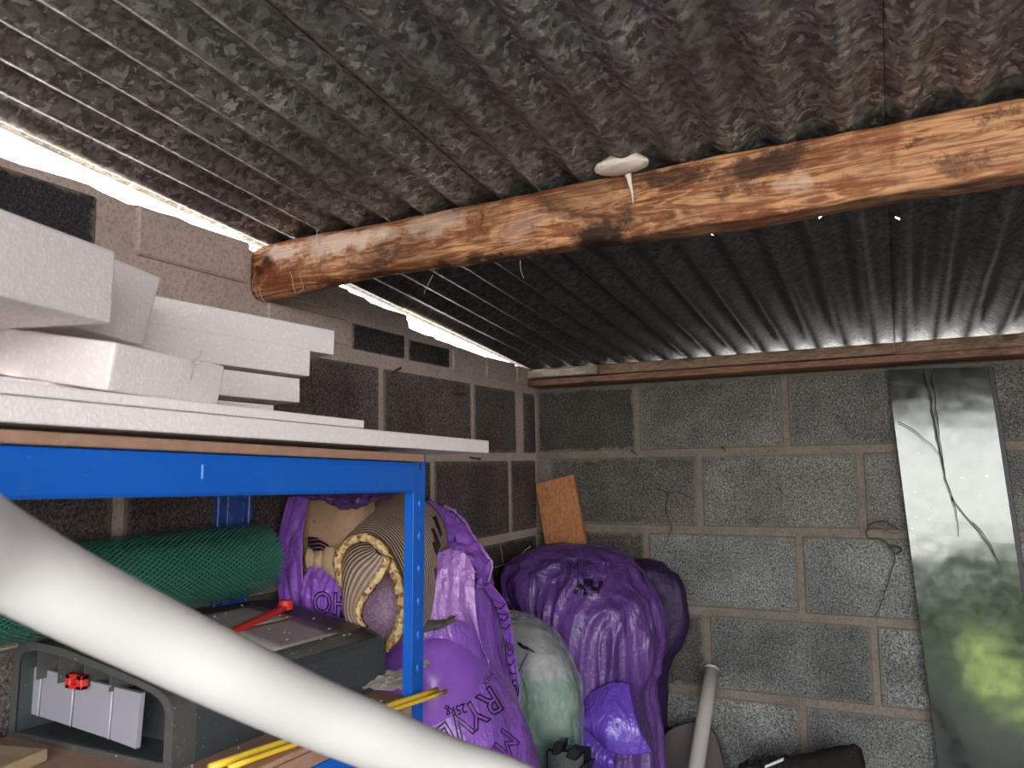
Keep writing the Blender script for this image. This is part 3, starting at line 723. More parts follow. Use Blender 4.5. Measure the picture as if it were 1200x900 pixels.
# green mesh roll
rr = thing('mesh_roll', 'rolled green plastic garden mesh lying on the grey organiser case', 'mesh roll', (-.96, .8, -.19))
ax0, ax1 = V((-.966, .30, -.137)), V((-.960, 1.0, -.120))
def spiral(r0, r1, turns, a0, A, B, nu=150, nv=50, th=.0, wob=.0015):
    d = (B-A).normalized(); u = d.cross(V((0, 0, 1))).normalized(); v = u.cross(d)
    G = []; uv = []
    for j in range(nv):
        t = j/(nv-1); row = []; s = 0; pp = None
        for i in range(nu):
            q = i/(nu-1); r = r0+(r1-r0)*q; th_ = a0+turns*2*math.pi*q
            r *= 1+.03*noise.noise(V((math.cos(th_), math.sin(th_), t*2.2)))
            p = A.lerp(B, t)+u*math.cos(th_)*r+v*math.sin(th_)*r*1.0
            s += (p-pp).length if pp else 0; pp = p; row.append(p); uv.append((s, t*(B-A).length))
        G.append(row)
    vs = [p for r_ in G for p in r_]; fs = []
    for j in range(nv-1):
        for i in range(nu-1): a = j*nu+i; fs.append((a, a+1, a+nu+1, a+nu))
    return vs, fs, uv
vs, fs, uv = spiral(.048, .0605, 3, 2.0, ax0, ax1)
mesh('mesh_sheet', vs, fs, M['mesh'], rr, uvs=uv)
vs, fs, uv = spiral(.0375, .0385, 1, 0, ax0+V((0, .004, 0)), ax1-V((0, .03, 0)), 60, 10)
mesh('roll_core', vs, fs, M['mesh_in'], rr)
fl = [aX(108, 657, -1.0), aX(180, 643, -1.0), aX(250, 628, -.995)]; fl2 = [p+V((.02, 0, -.035)) for p in fl]
G = [[fl[0].lerp(fl[2], i/20).lerp(fl2[0].lerp(fl2[2], i/20), j/6)+V((-.008*math.sin(math.pi*j/6), 0, 0)) for i in range(21)] for j in range(7)]
vs = [p for r_ in G for p in r_]; fs = [(j*21+i, j*21+i+1, j*21+22+i, j*21+21+i) for j in range(6) for i in range(20)]
mesh('loose_flap', vs, fs, M['mesh'], rr, uvs=[(j*.007, i*.009) for j in range(7) for i in range(21)])

# yellow rods, lath, paper, offcut
def rod(label, a, b, r):
    P = [a.lerp(b, i/12)+V((0, 0, .0006*math.sin(i))) for i in range(13)]
    tag(mesh('yellow_rod', *tube(P, r, 10), M['yellow']), label, 'rod', 'yellow rods on the lower shelf')
rod('thin yellow rod with the further reaching tip, crossing in front of the blue upright', V(aZ(268, 900, -.2985)), V(aX(523, 810, -.622)), .0032)
rod('thicker dusty yellow rod lying nearer the grey case, ending just past the blue upright', V(aZ(245, 900, -.2970)), V(aX(512, 808, -.632)), .0042)
la, lb_ = aZ(330, 897, -.30), aZ(400, 862, -.30)
dl = V((0, 1, 0)); tag(mesh('wooden_lath', *box(-.672, -.642, .45, .93, -.3105, -.3035, .001, 1, .0), M['lath'], smooth=False), 'plain wooden lath along the front edge of the lower shelf', 'lath')
# crumpled paper
G = []
for j in range(9):
    row = []
    for i in range(13):
        p = V((-.76+.085*i/12, .985+.010*j*1.0+.02*i/12, -.306))
        p.z += .005+.012*abs(noise.noise(V((i*.5, j*.6, 1))))+.022*(i/12)*(j/8)
        row.append(p)
    G.append(row)
pp_ = mesh('crumpled_paper', *grid(G, .0008), M['paper'], smooth=False); tag(pp_, 'crumpled grey printed paper at the end of the grey case on the lower shelf', 'paper')
of = tag(mesh('wood_offcut', *boxg(V((-.99, .46, -.3105)), V((.13, .03, 0)), V((-.03, .12, 0)), (0, 0, .014), .002), M['kraft2'], smooth=False), 'pale beige offcut in front of the grey case on the lower shelf', 'offcut')
# debris crumbs
cg = []
for i in range(90):
    x = random.uniform(-.99, -.75); y = random.uniform(.69, 1.03); s = random.uniform(.0004, .0013)
    cg.append(box(x-s, x+s, y-s*1.3, y+s, dome(x)+.0042, dome(x)+.0042+s, 0))
for i in range(60):
    x = random.uniform(-.73, -.65); y = random.uniform(.5, 1.0); s = random.uniform(.0004, .0013); cg.append(box(x-s, x+s, y-s*1.3, y+s, -.311, -.3095+s, 0))
tag(mesh('crumbs', *join(*cg), M['straw'], smooth=False), 'pale crumbs and dust scattered over the lower shelf and grey case', 'debris', kind='stuff')

# big white pipe in front
pc = [(-190, 535, 140, 0), (-90, 597, 122, 0), (0, 651, 106, .443), (90, 700, 97.5, .475), (180, 745, 90, .51), (270, 789, 84, .55), (360, 831, 77, .595), (440, 864, 72, .64), (520, 898, 67, .69), (640, 945, 62, .76)]
dia = .0496
P = [aD(x, y, dia*FPX/wd) for x, y, wd, _ in pc]
P += [P[-1]+(P[-1]-P[-2])*2+V((0, 0, -.05)), V((.12, 1.02, -.95)), V((.20, 1.12, -1.424))]
P = resample(P, 110)
wp = thing('white_pipe', 'large white plastic pipe slanting across the foreground in front of the shelving', 'pipe', P[-1])
mesh('pipe_wall', *tube(P, dia/2, 48, cap=False), M['white_pipe'], wp)
mesh('pipe_bore', *tube(P, dia/2-.002, 32, cap=False), M['white_pipe'], wp)

# ================================================================= SACKS AND BAGS
def decal(txt, surf, o, ex, ey, size, m, parent, outline=False, name='printed_lettering', bold=0.0, depth=.0012):
    """lettering laid over a surface mesh: o = baseline start, ex = reading direction, ey = up"""
    cu_ = bpy.data.curves.new('t', 'FONT'); cu_.body = txt; cu_.size = size; cu_.resolution_u = 3
    if outline: cu_.fill_mode = 'NONE'; cu_.bevel_depth = size*.022; cu_.bevel_resolution = 0; cu_.offset = size*.012
    else: cu_.offset = bold
    ob = bpy.data.objects.new('t', cu_); C.objects.link(ob)
    dg = bpy.context.evaluated_depsgraph_get(); me = bpy.data.meshes.new_from_object(ob.evaluated_get(dg))
    bpy.data.objects.remove(ob)
    bm = bmesh.new(); bm.from_mesh(me); bmesh.ops.triangulate(bm, faces=bm.faces)
    for _ in range(2): bmesh.ops.subdivide_edges(bm, edges=[e for e in bm.edges if e.calc_length() > size*.12], cuts=1)
    off = base[parent.name]
    tree = BVHTree.FromPolygons([v.co+off for v in surf.data.vertices], [tuple(p.vertices) for p in surf.data.polygons])
    ex = V(ex).normalized(); ey = V(ey); ey = (ey-ex*ey.dot(ex)).normalized(); nn = ex.cross(ey)
    if nn.dot(o) > 0: nn = -nn          # towards the room
    vs = []; ok = []
    for v in bm.verts:
        p = o+ex*v.co.x+ey*v.co.y
        dp = p.normalized(); h = tree.ray_cast(p*.82, dp)
        if h[0] is None: ok.append(False); vs.append(p)
        else: ok.append(True); vs.append(h[0]-dp*(depth+max(0, v.co.z)*.3))
    bm.verts.index_update()
    fs = [tuple(v.index for v in f.verts) for f in bm.faces if all(ok[v.index] for v in f.verts)]
    bm.free()
    if fs: return mesh(name, vs, fs, m, parent, smooth=False)

def stick(name, px, surf, m, parent, off=.0015, n=6):
    o_ = base[parent.name]
    tree = BVHTree.FromPolygons([v.co+o_ for v in surf.data.vertices], [tuple(p.vertices) for p in surf.data.polygons])
    a, b, c, d = [V((x, y, 0)) for x, y in px]; vs = []; fs = []
    for j in range(n+1):
        for i in range(n+1):
            q = a.lerp(b, i/n).lerp(d.lerp(c, i/n), j/n); dr_ = ray(q.x, q.y).normalized(); h = tree.ray_cast(dr_*.3, dr_)
            if h[0] is None: return None
            vs.append(h[0]-dr_*off)
    fs = [(j*(n+1)+i, j*(n+1)+i+1, (j+1)*(n+1)+i+1, (j+1)*(n+1)+i) for j in range(n) for i in range(n)]
    return mesh(name, vs, fs, m, parent)
# --- sack A: full purple sack standing behind the blue upright
sA = thing('purple_sack', 'full purple plastic sack marked 25kg standing behind the blue upright', 'sack', (-.83, 1.37, -1.45))
lev = [(-1.45, -.83, 1.37, .17, .14), (-1.40, -.83, 1.37, .19, .16), (-1.1, -.82, 1.37, .20, .165), (-.8, -.82, 1.37, .205, .165), (-.62, -.83, 1.37, .205, .165), (-.50, -.85, 1.37, .195, .16),
       (-.40, -.87, 1.37, .175, .155), (-.34, -.885, 1.37, .165, .15), (-.28, -.885, 1.38, .150, .14), (-.2, -.885, 1.39, .135, .12), (-.15, -.89, 1.40, .11, .11), (-.125, -.90, 1.40, .05, .05)]
bodyA = mesh('sack_body', *loft(lev, 120, 150, .006, 9, (1, 1, .5), .8, .001, 1), M['purple'], sA)
# rounded end of the contents bulging out of the front
bm = bmesh.new(); bmesh.ops.create_icosphere(bm, subdivisions=5, radius=1)
bc = aY(497, 803, 1.315)
for v in bm.verts:
    c = v.co.copy(); e = lambda a: math.copysign(abs(a)**.85, a)
    v.co = bc+V((e(c.x)*.120, e(c.y)*.105, e(c.z)*.115))+c*.006*noise.noise(c*2)
bm.verts.index_update(); g = ([v.co.copy() for v in bm.verts], [tuple(v.index for v in f.verts) for f in bm.faces]); bm.free()
M['purple_smooth'] = film_mat('tight_purple_film', (.25, .085, .50), (.31, .12, .57), .3, .5, .08, 8, .15)
bulge = mesh('sack_bulge', *g, M['purple_smooth'], sA)
# paler film draped over the top right
G = []
colA = [(498, 650), (512, 646), (528, 642), (545, 648), (556, 668)]
colB = [(492, 742), (512, 738), (535, 728), (556, 745), (572, 788)]
G0 = resample([aY(x, y, 1.235+.0*i) for i, (x, y) in enumerate(colA)], 40); G1 = resample([aY(x, y, 1.20+.012*i) for i, (x, y) in enumerate(colB)], 40)
G = [[G0[i].lerp(G1[i], j/39)+V((.0, -.015*math.sin(math.pi*j/39), 0)) for i in range(40)] for j in range(40)]
mesh('torn_film', *grid(G, .0008, .006, 22), M['purple_pale'], sA)
# upper torn flap behind the mat
top_ = [aY(498, 582, 1.42), aY(522, 592, 1.42), aY(542, 606, 1.42), aY(556, 628, 1.41), aY(570, 648, 1.40), aY(578, 662, 1.40), aY(573, 682, 1.39)]
bot_ = [aY(500, 655, 1.36), aY(512, 660, 1.36), aY(525, 665, 1.36), aY(535, 668, 1.355), aY(545, 668, 1.35), aY(556, 672, 1.35), aY(568, 690, 1.35)]
U = resample(top_, 50); Lw = resample(bot_, 50)
G = [[U[i].lerp(Lw[i], j/29)+V((.012*noise.noise(V((i*.22, j*.2, 0))), -.03*math.sin(math.pi*j/29), .009*noise.noise(V((i*.5, j*.3, 2))) if j < 3 else 0)) for i in range(50)] for j in range(30)]
mesh('torn_flap', *grid(G, .001, .005, 30), M['purple'], sA)
# ragged whitish torn edge
R_ = [p+V((0, -.004, .003*noise.noise(p*90))) for p in resample(top_[1:], 90)]
rg = mesh('ragged_edge', *tube(R_, .003, 6, rs=[.0028+.0022*noise.noise(p*130) for p in R_]), M['purple_pale'], sA)
# hanging printed strip
s0 = [(565, 688), (578, 706), (588, 735), (592, 765), (597, 800), (600, 830), (601, 862)]
s1 = [(572, 684), (590, 706), (597, 735), (601, 765), (606, 800), (606, 830), (603, 862)]
Ya = [1.36, 1.40, 1.45, 1.48, 1.50, 1.50, 1.5]
A_ = resample([aY(x, y, Y) for (x, y), Y in zip(s0, Ya)], 60); B_ = resample([aY(x+3, y, Y-.008) for (x, y), Y in zip(s1, Ya)], 60)
G = [[A_[i].lerp(B_[i], j/7)+V((0, .003*noise.noise(V((i*.3, j*.5, 0))), 0)) for i in range(60)] for j in range(8)]
strip = mesh('hanging_strip', *grid(G, .0008), M['purple'], sA)
def onst(i, j): return A_[i].lerp(B_[i], j)+V((0, -.004, 0))
rings = []
for ci, rr_, in ((29, .014), (29, .006), (44, .013), (44, .005)):
    c = onst(ci, .62); rings.append(tube([c+V((.62*rr_*math.cos(t/16*2*math.pi), -.001, 1.35*rr_*math.sin(t/16*2*math.pi))) for t in range(17)], .0012, 5, cap=False))
for i in (11, 14, 17, 21, 35, 38, 52, 56): rings.append(tube([onst(i, .05), onst(i+1, .5), onst(i-1 if i % 2 else i+1, .95)], .0012, 5))
tag(mesh('printed_lettering', *join(*rings), M['ink'], strip), kind='stuff')
# lettering on body (upside down)
def pxdir(x0, y0, x1, y1, Y): return (aY(x1, y1, Y)-aY(x0, y0, Y)).normalized()
ex = pxdir(545, 828, 512, 838, 1.2); ey = pxdir(525, 825, 528, 845, 1.2)
bothsurf = mesh('tmp', *join(([v.co+base[sA.name] for v in bodyA.data.vertices], [tuple(p.vertices) for p in bodyA.data.polygons]), ([v.co+base[sA.name] for v in bulge.data.vertices], [tuple(p.vertices) for p in bulge.data.polygons])), M['purple'], sA)
decal('25kg', bothsurf, aY(545, 824, 1.2), ex, ey, .022, M['ink'], sA, bold=.0003)
ex = pxdir(585, 800, 500, 868, 1.2); ey = pxdir(540, 820, 555, 845, 1.2)
decal('RYVE', bothsurf, aY(576, 803, 1.2), ex, ey, .060, M['ink'], sA, outline=True)
ex = pxdir(578, 782, 562, 812, 1.2); ey = pxdir(560, 790, 572, 796, 1.2)
decal('MIX', bothsurf, aY(573, 785, 1.2), ex, ey, .016, M['inkv'], sA)
ex = pxdir(590, 850, 565, 900, 1.2); ey = pxdir(560, 860, 575, 868, 1.2)
decal('MAX', bothsurf, aY(590, 852, 1.2), ex, ey, .05, M['inkv'], sA, outline=True)
bpy.data.objects.remove(bothsurf)
# pellets and open neck of a second opening at the foot
nk = [(-.80, -.90, 1.62, .07, .07), (-.74, -.90, 1.62, .075, .07), (-.70, -.90, 1.62, .068, .06), (-.675, -.90, 1.62, .058, .05), (-.66, -.90, 1.62, .04, .04)]

# --- open sack of black pellets low in the gap
sP = thing('pellet_sack', 'small open purple sack spilling black pellets beside the full sack', 'sack', (-.79, 1.58, -1.45))
lv = [(-1.45, -.79, 1.58, .07, .035), (-1.38, -.79, 1.58, .085, .04), (-1.0, -.79, 1.58, .085, .04), (-.75, -.79, 1.58, .075, .04), (-.66, -.79, 1.58, .065, .04), (-.625, -.79, 1.58, .055, .035), (-.595, -.793, 1.57, .03, .02)]
mesh('sack_body', *loft(lv, 64, 70, .008, 16, seed=3), M['purple'], sP)
pel = []
for i in range(700):
    a = random.random()*2*math.pi; r = .043*math.sqrt(random.random()); x = aY(607, 882, 1.52)
    p = x+V((r*.75*math.cos(a), -.010-.01*random.random(), r*1.25*math.sin(a))); s = random.uniform(.0014, .003)
    q = V((random.random(), random.random(), random.random())).normalized()
    pel.append(boxg(p, q*s*2, q.cross(V((0, 0, 1))).normalized()*s, q.cross(V((1, 0, 0))).normalized()*s))
pb = mesh('pellets', *join(*pel), M['pellet'], sP, smooth=False); pb['kind'] = 'stuff'
lip = [aY(590, 862, 1.52), aY(600, 855, 1.53), aY(612, 860, 1.53), aY(622, 876, 1.52), aY(626, 900, 1.52)]
mesh('sack_lip', *tube(resample(lip, 30), .006, 10, rs=[.0045+.002*math.sin(i*.9) for i in range(30)]), M['purple_pale'], sP)

# --- sack C: torn purple sack with kraft liner, against the left wall
sC = thing('torn_sack', 'torn purple sack showing brown kraft paper, behind the green mesh roll', 'sack', (-.94, 1.14, -1.45))
lv = [(-1.45, -.93, 1.135, .085, .045), (-1.38, -.93, 1.135, .095, .05), (-.9, -.93, 1.135, .095, .05), (-.5, -.93, 1.14, .095, .05), (-.3, -.925, 1.15, .085, .05), (-.15, -.925, 1.16, .075, .05), (-.05, -.925, 1.16, .07, .045), (-.005, -.925, 1.16, .06, .035), (.012, -.925, 1.16, .03, .02)]
kb = mesh('kraft_liner', *loft(lv, 72, 90, .003, 10, seed=5, pw=.6), M['kraft'], sC)
def pxsheet(name, top, bot, Yt, Yb, m, nu=40, nv=30, wr=.004, ws=30, bow=.0, th=.001, parent=None, rag=0):
    A = [aY(x, y, Y) for (x, y), Y in zip(top, Yt)]; B = [aY(x, y, Y) for (x, y), Y in zip(bot, Yb)]
    A = resample(A, nu); B = resample(B, nu)
    if rag: A = [p+V((0, 0, rag*noise.noise(p*120))) for p in A]
    G = [[A[i].lerp(B[i], j/(nv-1))+V((0, -bow*math.sin(math.pi*j/(nv-1)), 0)) for i in range(nu)] for j in range(nv)]
    return mesh(name, *grid(G, th, wr, ws), m, parent)
pxsheet('torn_film', [(338, 582), (350, 580), (361, 577)], [(326, 712), (345, 720), (362, 722)], [1.105]*3, [1.085]*3, M['purple'], 30, 50, .005, 18, .02, parent=sC)
f2 = pxsheet('torn_film', [(362, 662), (372, 660), (392, 672), (412, 684)], [(358, 725), (375, 728), (400, 730), (425, 732)], [1.092]*4, [1.082]*4, M['purple'], 50, 40, .005, 24, .02, parent=sC, rag=.006)
pxsheet('torn_film', [(352, 572), (380, 570), (430, 570), (480, 574)], [(362, 588), (385, 592), (405, 600), (440, 590)], [1.11]*4, [1.095]*4, M['purple_dark'], 50, 14, .006, 30, .02, parent=sC)
f4 = pxsheet('kraft_fold', [(361, 640), (372, 645), (388, 640), (402, 650)], [(360, 668), (375, 668), (395, 682), (410, 690)], [1.10]*4, [1.095]*4, M['kraft2'], 40, 20, .004, 26, .01, parent=sC)
pk = [(361, 629), (370, 630), (380, 635), (388, 642)]
pxsheet('printed_patch', pk, [(361, 650), (368, 648), (376, 646), (388, 643)], [1.103]*4, [1.103]*4, M['inkv' if False else 'ink'], 24, 8, 0, parent=sC)
for k in range(4): mesh('printed_line', *tube([aY(362, 633+k*5, 1.099), aY(375, 632+k*4.6, 1.099), aY(386-k*2, 638+k*3.2, 1.099)], .0007, 5), M['kraft'], sC)
decal('OH', f2, aY(366, 718, 1.1), pxdir(366, 718, 418, 722, 1.1), (0, 0, 1), .052, M['ink'], sC, outline=True)
decal('I', f2, aY(398, 722, 1.1), pxdir(366, 718, 418, 722, 1.1), (0, 0, 1), .045, M['ink'], sC, bold=.003)

# --- rolled ribbed underlay with crumb foam edge
mt = thing('underlay_roll', 'rolled ribbed brown underlay with crumbly yellow foam edge, behind the blue upright', 'roll', (-.87, 1.2, -.22))
def uvgrid(G, su, sv):
    uv = []
    for j in range(len(G)):
        for i in range(len(G[0])): uv.append((i*su, j*sv))
    return uv+uv
# outer arch
fr = [(452, 760), (466, 742), (471, 715), (467, 685), (459, 662), (450, 645), (434, 631), (416, 632), (402, 643), (396, 658), (399, 674), (404, 690)]
bk = [(530, 700), (527, 672), (526, 640), (520, 612), (508, 594), (490, 582), (466, 574), (438, 578), (415, 592), (400, 612), (396, 640), (400, 665)]
FA = resample([aY(x, y, 1.085) for x, y in fr], 90); BA = resample([aY(x, y, 1.32) for x, y in bk], 90)
G = []
for j in range(26):
    t = j/25; row = []
    for i in range(90):
        p = FA[i].lerp(BA[i], t); c = V((-.86, 1.2, -.17)); d = (p-c); d.y = 0
        p = p+d.normalized()*.014*math.sin(math.pi*t)
        row.append(p)
    G.append(row)
rsheet = mesh('rolled_sheet', *grid(G, .006), M['underlay'], mt, uvs=[(j*.0105, i*.005) for k in range(2) for j in range(26) for i in range(90)])
def ribbon(P, w, d, th, jitter=.0012):
    """flat band following P, w wide in the view plane, d deep"""
    vs, fs = [], []; n = len(P)
    for i, p in enumerate(P):
        t = (P[min(i+1, n-1)]-P[max(i-1, 0)]).normalized(); s = t.cross(V((0, 1, 0))).normalized()
        j = 1+.3*noise.noise(p*90)
        for a, b in ((-.5, 0), (.5, 0), (.5, 1), (-.5, 1)):
            vs.append(p+s*w*a*j+V((0, d*b+.0015*noise.noise(p*150+V((a, b, 0))), 0)))
    for i in range(n-1):
        for k in range(4): fs.append((i*4+k, i*4+(k+1) % 4, i*4+4+(k+1) % 4, i*4+4+k))
    fs += [(0, 1, 2, 3), (n*4-1, n*4-2, n*4-3, n*4-4)]
    return vs, fs
mesh('foam_edge', *ribbon([p+V((0, -.006, 0)) for p in FA], .0125, .014, 0), M['foam_edge'], mt)
# inner flap
fi = [(455, 652), (449, 668), (438, 684), (427, 698), (420, 712), (419, 725), (427, 738)]
fo_ = [(446, 640), (424, 636), (408, 645), (404, 662), (407, 685), (412, 705), (422, 735)]
FI = resample([aY(x, y, 1.068) for x, y in fi], 50); FO = resample([aY(x, y, 1.12-.004*i) for i, (x, y) in enumerate(fo_)], 50)
G = [[FO[i].lerp(FI[i], j/19)+V((0, -.022*math.sin(math.pi*j/19), 0)) for i in range(50)] for j in range(20)]
mesh('inner_flap', *grid(G, .005), M['underlay'], mt, uvs=[(j*.0048, i*.005) for k in range(2) for j in range(20) for i in range(50)])
mesh('foam_edge', *ribbon([p+V((0, -.006, 0)) for p in FI], .0115, .012, 0), M['foam_edge'], mt)
# fleece lining seen in the mouth
Lf = resample([aY(x, y, 1.115) for x, y in [(440, 645), (412, 680), (408, 720), (420, 765)]], 30); Rt = resample([aY(x, y, 1.115) for x, y in [(452, 650), (466, 680), (470, 725), (455, 765)]], 30)
G = [[Lf[i].lerp(Rt[i], j/19)+V((0, .05*math.sin(math.pi*j/19), 0)) for i in range(30)] for j in range(20)]
mesh('fleece_lining', *grid(G, .004, .003, 40), M['fleece'], mt)
# printed dark bars on the right hand curl
for a, b, c, d in (((507, 606), (516, 630), (511, 604), (519, 626)), ((505, 620), (514, 644), (509, 618), (517, 640)), ((506, 636), (512, 652), (510, 634), (515, 648)), ((508, 668), (512, 684), (513, 664), (516, 680))):
    q = [aY(*a, 1.255), aY(*c, 1.27), aY(*d, 1.27), aY(*b, 1.255)]; vs = q+[p+V((0, .002, 0)) for p in q]
    stick('printed_bar', [a, c, d, b], rsheet, M['ink'], mt)
pxsheet('crushed_kraft', [(500, 690), (512, 680), (528, 676)], [(498, 735), (512, 725), (535, 716)], [1.24]*3, [1.22]*3, M['kraft2'], 24, 20, .008, 30, .01, parent=sA)
pxsheet('crushed_kraft', [(494, 728), (515, 724), (534, 720)], [(494, 742), (515, 738), (534, 728)], [1.20]*3, [1.19]*3, M['brown'], 24, 8, .004, 30, .006, parent=sA)

# --- sack B: draped purple sack in the corner
sB = thing('purple_sack', 'deeply folded glossy purple sack slumped in the corner below the pine board', 'sack', (-.76, 1.98, -1.45))
lv = [(-1.45, -.74, 1.98, .14, .14), (-1.40, -.74, 1.98, .17, .16), (-1.1, -.74, 1.98, .17, .16), (-.8, -.72, 1.97, .15, .15), (-.62, -.705, 1.95, .125, .13), (-.52, -.70, 1.94, .11, .12), (-.46, -.695, 1.95, .115, .13), (-.38, -.715, 1.97, .148, .155),
      (-.30, -.765, 1.98, .180, .16), (-.24, -.80, 1.99, .175, .15), (-.20, -.81, 2.0, .145, .13), (-.175, -.80, 2.01, .10, .10), (-.16, -.80, 2.01, .04, .05)]
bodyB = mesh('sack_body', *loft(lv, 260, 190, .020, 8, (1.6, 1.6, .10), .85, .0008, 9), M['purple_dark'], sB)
tp_ = [(672, 838), (690, 812), (712, 798), (738, 800)]; bt_ = [(676, 846), (700, 872), (726, 886), (765, 884)]
pxsheet('folded_flap', tp_, bt_, [1.80, 1.79, 1.79, 1.81], [1.78, 1.75, 1.74, 1.77], M['violet'], 50, 40, .006, 12, .03, parent=sB)
pxsheet('folded_flap', [(668, 842), (685, 838), (705, 850), (725, 872)], [(668, 905), (685, 910), (705, 910), (722, 905)], [1.79]*4, [1.76]*4, M['violet'], 40, 30, .006, 12, .03, parent=sB)
decal('HH', bodyB, aY(672, 694, 1.8), pxdir(672, 690, 706, 696, 1.8), (.0, 0, 1), .05, M['ink'], sB, bold=.003)
decal('ME', bodyB, aY(664, 672, 1.8), pxdir(664, 672, 706, 676, 1.8), (.0, 0, 1), .05, M['ink'], sB, outline=True)
# shadowed sack behind it
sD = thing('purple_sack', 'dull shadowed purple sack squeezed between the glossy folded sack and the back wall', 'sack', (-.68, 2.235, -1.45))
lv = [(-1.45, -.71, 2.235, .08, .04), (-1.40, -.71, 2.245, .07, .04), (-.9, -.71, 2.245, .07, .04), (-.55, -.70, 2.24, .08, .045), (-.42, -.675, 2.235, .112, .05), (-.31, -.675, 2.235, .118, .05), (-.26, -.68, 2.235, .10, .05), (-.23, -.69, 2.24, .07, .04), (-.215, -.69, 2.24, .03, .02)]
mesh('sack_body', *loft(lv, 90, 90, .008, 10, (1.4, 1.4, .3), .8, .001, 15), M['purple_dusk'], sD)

# --- clear bag with green filling
gB = thing('clear_bag', 'clear plastic bag with green contents between the purple sacks', 'bag', (-.80, 1.72, -1.45))
lv = [(-1.45, -.79, 1.72, .09, .07), (-1.38, -.79, 1.72, .115, .08), (-.9, -.79, 1.72, .115, .08), (-.66, -.79, 1.72, .105, .08), (-.55, -.785, 1.72, .112, .08), (-.46, -.79, 1.72, .112, .08), (-.38, -.815, 1.72, .10, .08), (-.335, -.835, 1.73, .08, .06), (-.31, -.85, 1.74, .045, .03), (-.30, -.86, 1.74, .015, .012)]
lv_in = [(z, cx_, cy_, max(.008, rx-.012), max(.008, ry-.012)) for z, cx_, cy_, rx, ry in lv[:6]]+[(-.42, -.80, 1.72, .085, .06), (-.40, -.81, 1.72, .04, .03)]
mesh('green_filling', *loft(lv_in, 60, 60, .006, 16, seed=4), M['greenfill'], gB)
lv_g = [(-.50, -.77, 1.715, .07, .05), (-.42, -.79, 1.72, .085, .065), (-.37, -.815, 1.725, .075, .055), (-.33, -.835, 1.73, .05, .035), (-.32, -.84, 1.735, .02, .012)]
mesh('grey_inner_bag', *loft(lv_g, 60, 40, .006, 20, seed=6), M['greyfill'], gB)
cb = mesh('clear_film', *loft(lv, 90, 110, .006, 13, (1, 1, .6), .85, .001, 12), M['clear'], gB)
tie = [aY(602, 800, 1.60), aY(610, 782, 1.60), aY(618, 765, 1.60)]
mesh('printed_mark', *tube(resample(tie, 8), .0013, 5), M['ink'], gB)
mesh('printed_mark', *tube([aY(607, 753, 1.60), aY(613, 758, 1.6), aY(618, 760, 1.6), aY(626, 764, 1.6)], .003, 6, rs=[.003, .004, .0035, .002]), M['ink'], gB)

# --- black plastic clutter at the foot
def blob(name, label, cat, boxes, m):
    g = join(*[boxg(o, a, b, c, .003, 1, .002) for o, a, b, c in boxes]); return tag(mesh(name, *g, m, smooth=False), label, cat)
q = aY(662, 885, 1.58)
pot = thing('black_crate', 'broken black plastic crate piece in front of the clear bag', 'crate', (q.x, q.y, -1.45))
mesh('crate_panel', *boxg(q+V((-.035, -.02, -.05)), (.08, .02, .0), (0, .04, 0), (-.004, .01, .06), .004, 1), M['black'], pot, smooth=False)
mesh('crate_panel', *boxg(q+V((-.02, -.03, .005)), (.02, .003, .004), (0, .03, 0), (.01, 0, .028), .003, 1), M['black'], pot, smooth=False)
mesh('crate_panel', *boxg(q+V((.012, -.03, .005)), (.022, .006, -.006), (0, .03, 0), (.01, 0, .022), .003, 1), M['black'], pot, smooth=False)
mesh('crate_panel', *boxg(q+V((.035, -.03, -.03)), (.022, .006, .01), (0, .03, 0), (.01, 0, .025), .003, 1), M['black'], pot, smooth=False)
mesh('crate_leg', *box(q.x-.03, q.x+.04, q.y-.02, q.y+.02, -1.45, q.z-.045, .004), M['black'], pot, smooth=False)

# --- brown board with rounded top, propped behind the grey pipe
bt = [(766, 905), (772, 872), (785, 856), (805, 848), (822, 848), (834, 856), (842, 874), (850, 905)]
BT = resample([aY(x, y, 2.19) for x, y in bt], 40)
vs = []; 
for p in BT: vs += [p, p+V((0, .015, 0)), V((p.x, p.y, -1.45)), V((p.x, p.y+.015, -1.45))]
fs = []
for i in range(39): a = i*4; fs += [(a, a+4, a+5, a+1), (a, a+2, a+6, a+4), (a+1, a+5, a+7, a+3), (a+2, a+3, a+7, a+6)]
fs += [(0, 1, 3, 2), (156, 158, 159, 157)]
tag(mesh('brown_board', vs, fs, M['brown'], smooth=False), 'dark brown round-topped board standing behind the grey pipe', 'board')
# --- grey pipe leaning on the back wall
a = aY(834, 783, 2.268); b = aY(815, 905, 2.08); dpp = (a-b).normalized(); foot = b+dpp*((-1.45-b.z)/dpp.z)
foot = V((foot.x, max(foot.y, 1.3), -1.45))
gp = thing('grey_pipe', 'slim grey plastic pipe leaning against the block wall', 'pipe', foot)
PP_ = [foot+(a-foot)*(i/24) for i in range(25)]
PP_ = [b+(foot-b)*((24-i)/24) for i in range(24)]+[b, b.lerp(a, .5), a]
gpo = mesh('pipe_wall', *tube(PP_, .0205, 24, cap=True), M['grey_pipe'], gp)
mesh('pipe_rim', *tube([a-dpp*.006, a+dpp*.0015], .0212, 24), M['grey_pipe'], gp)
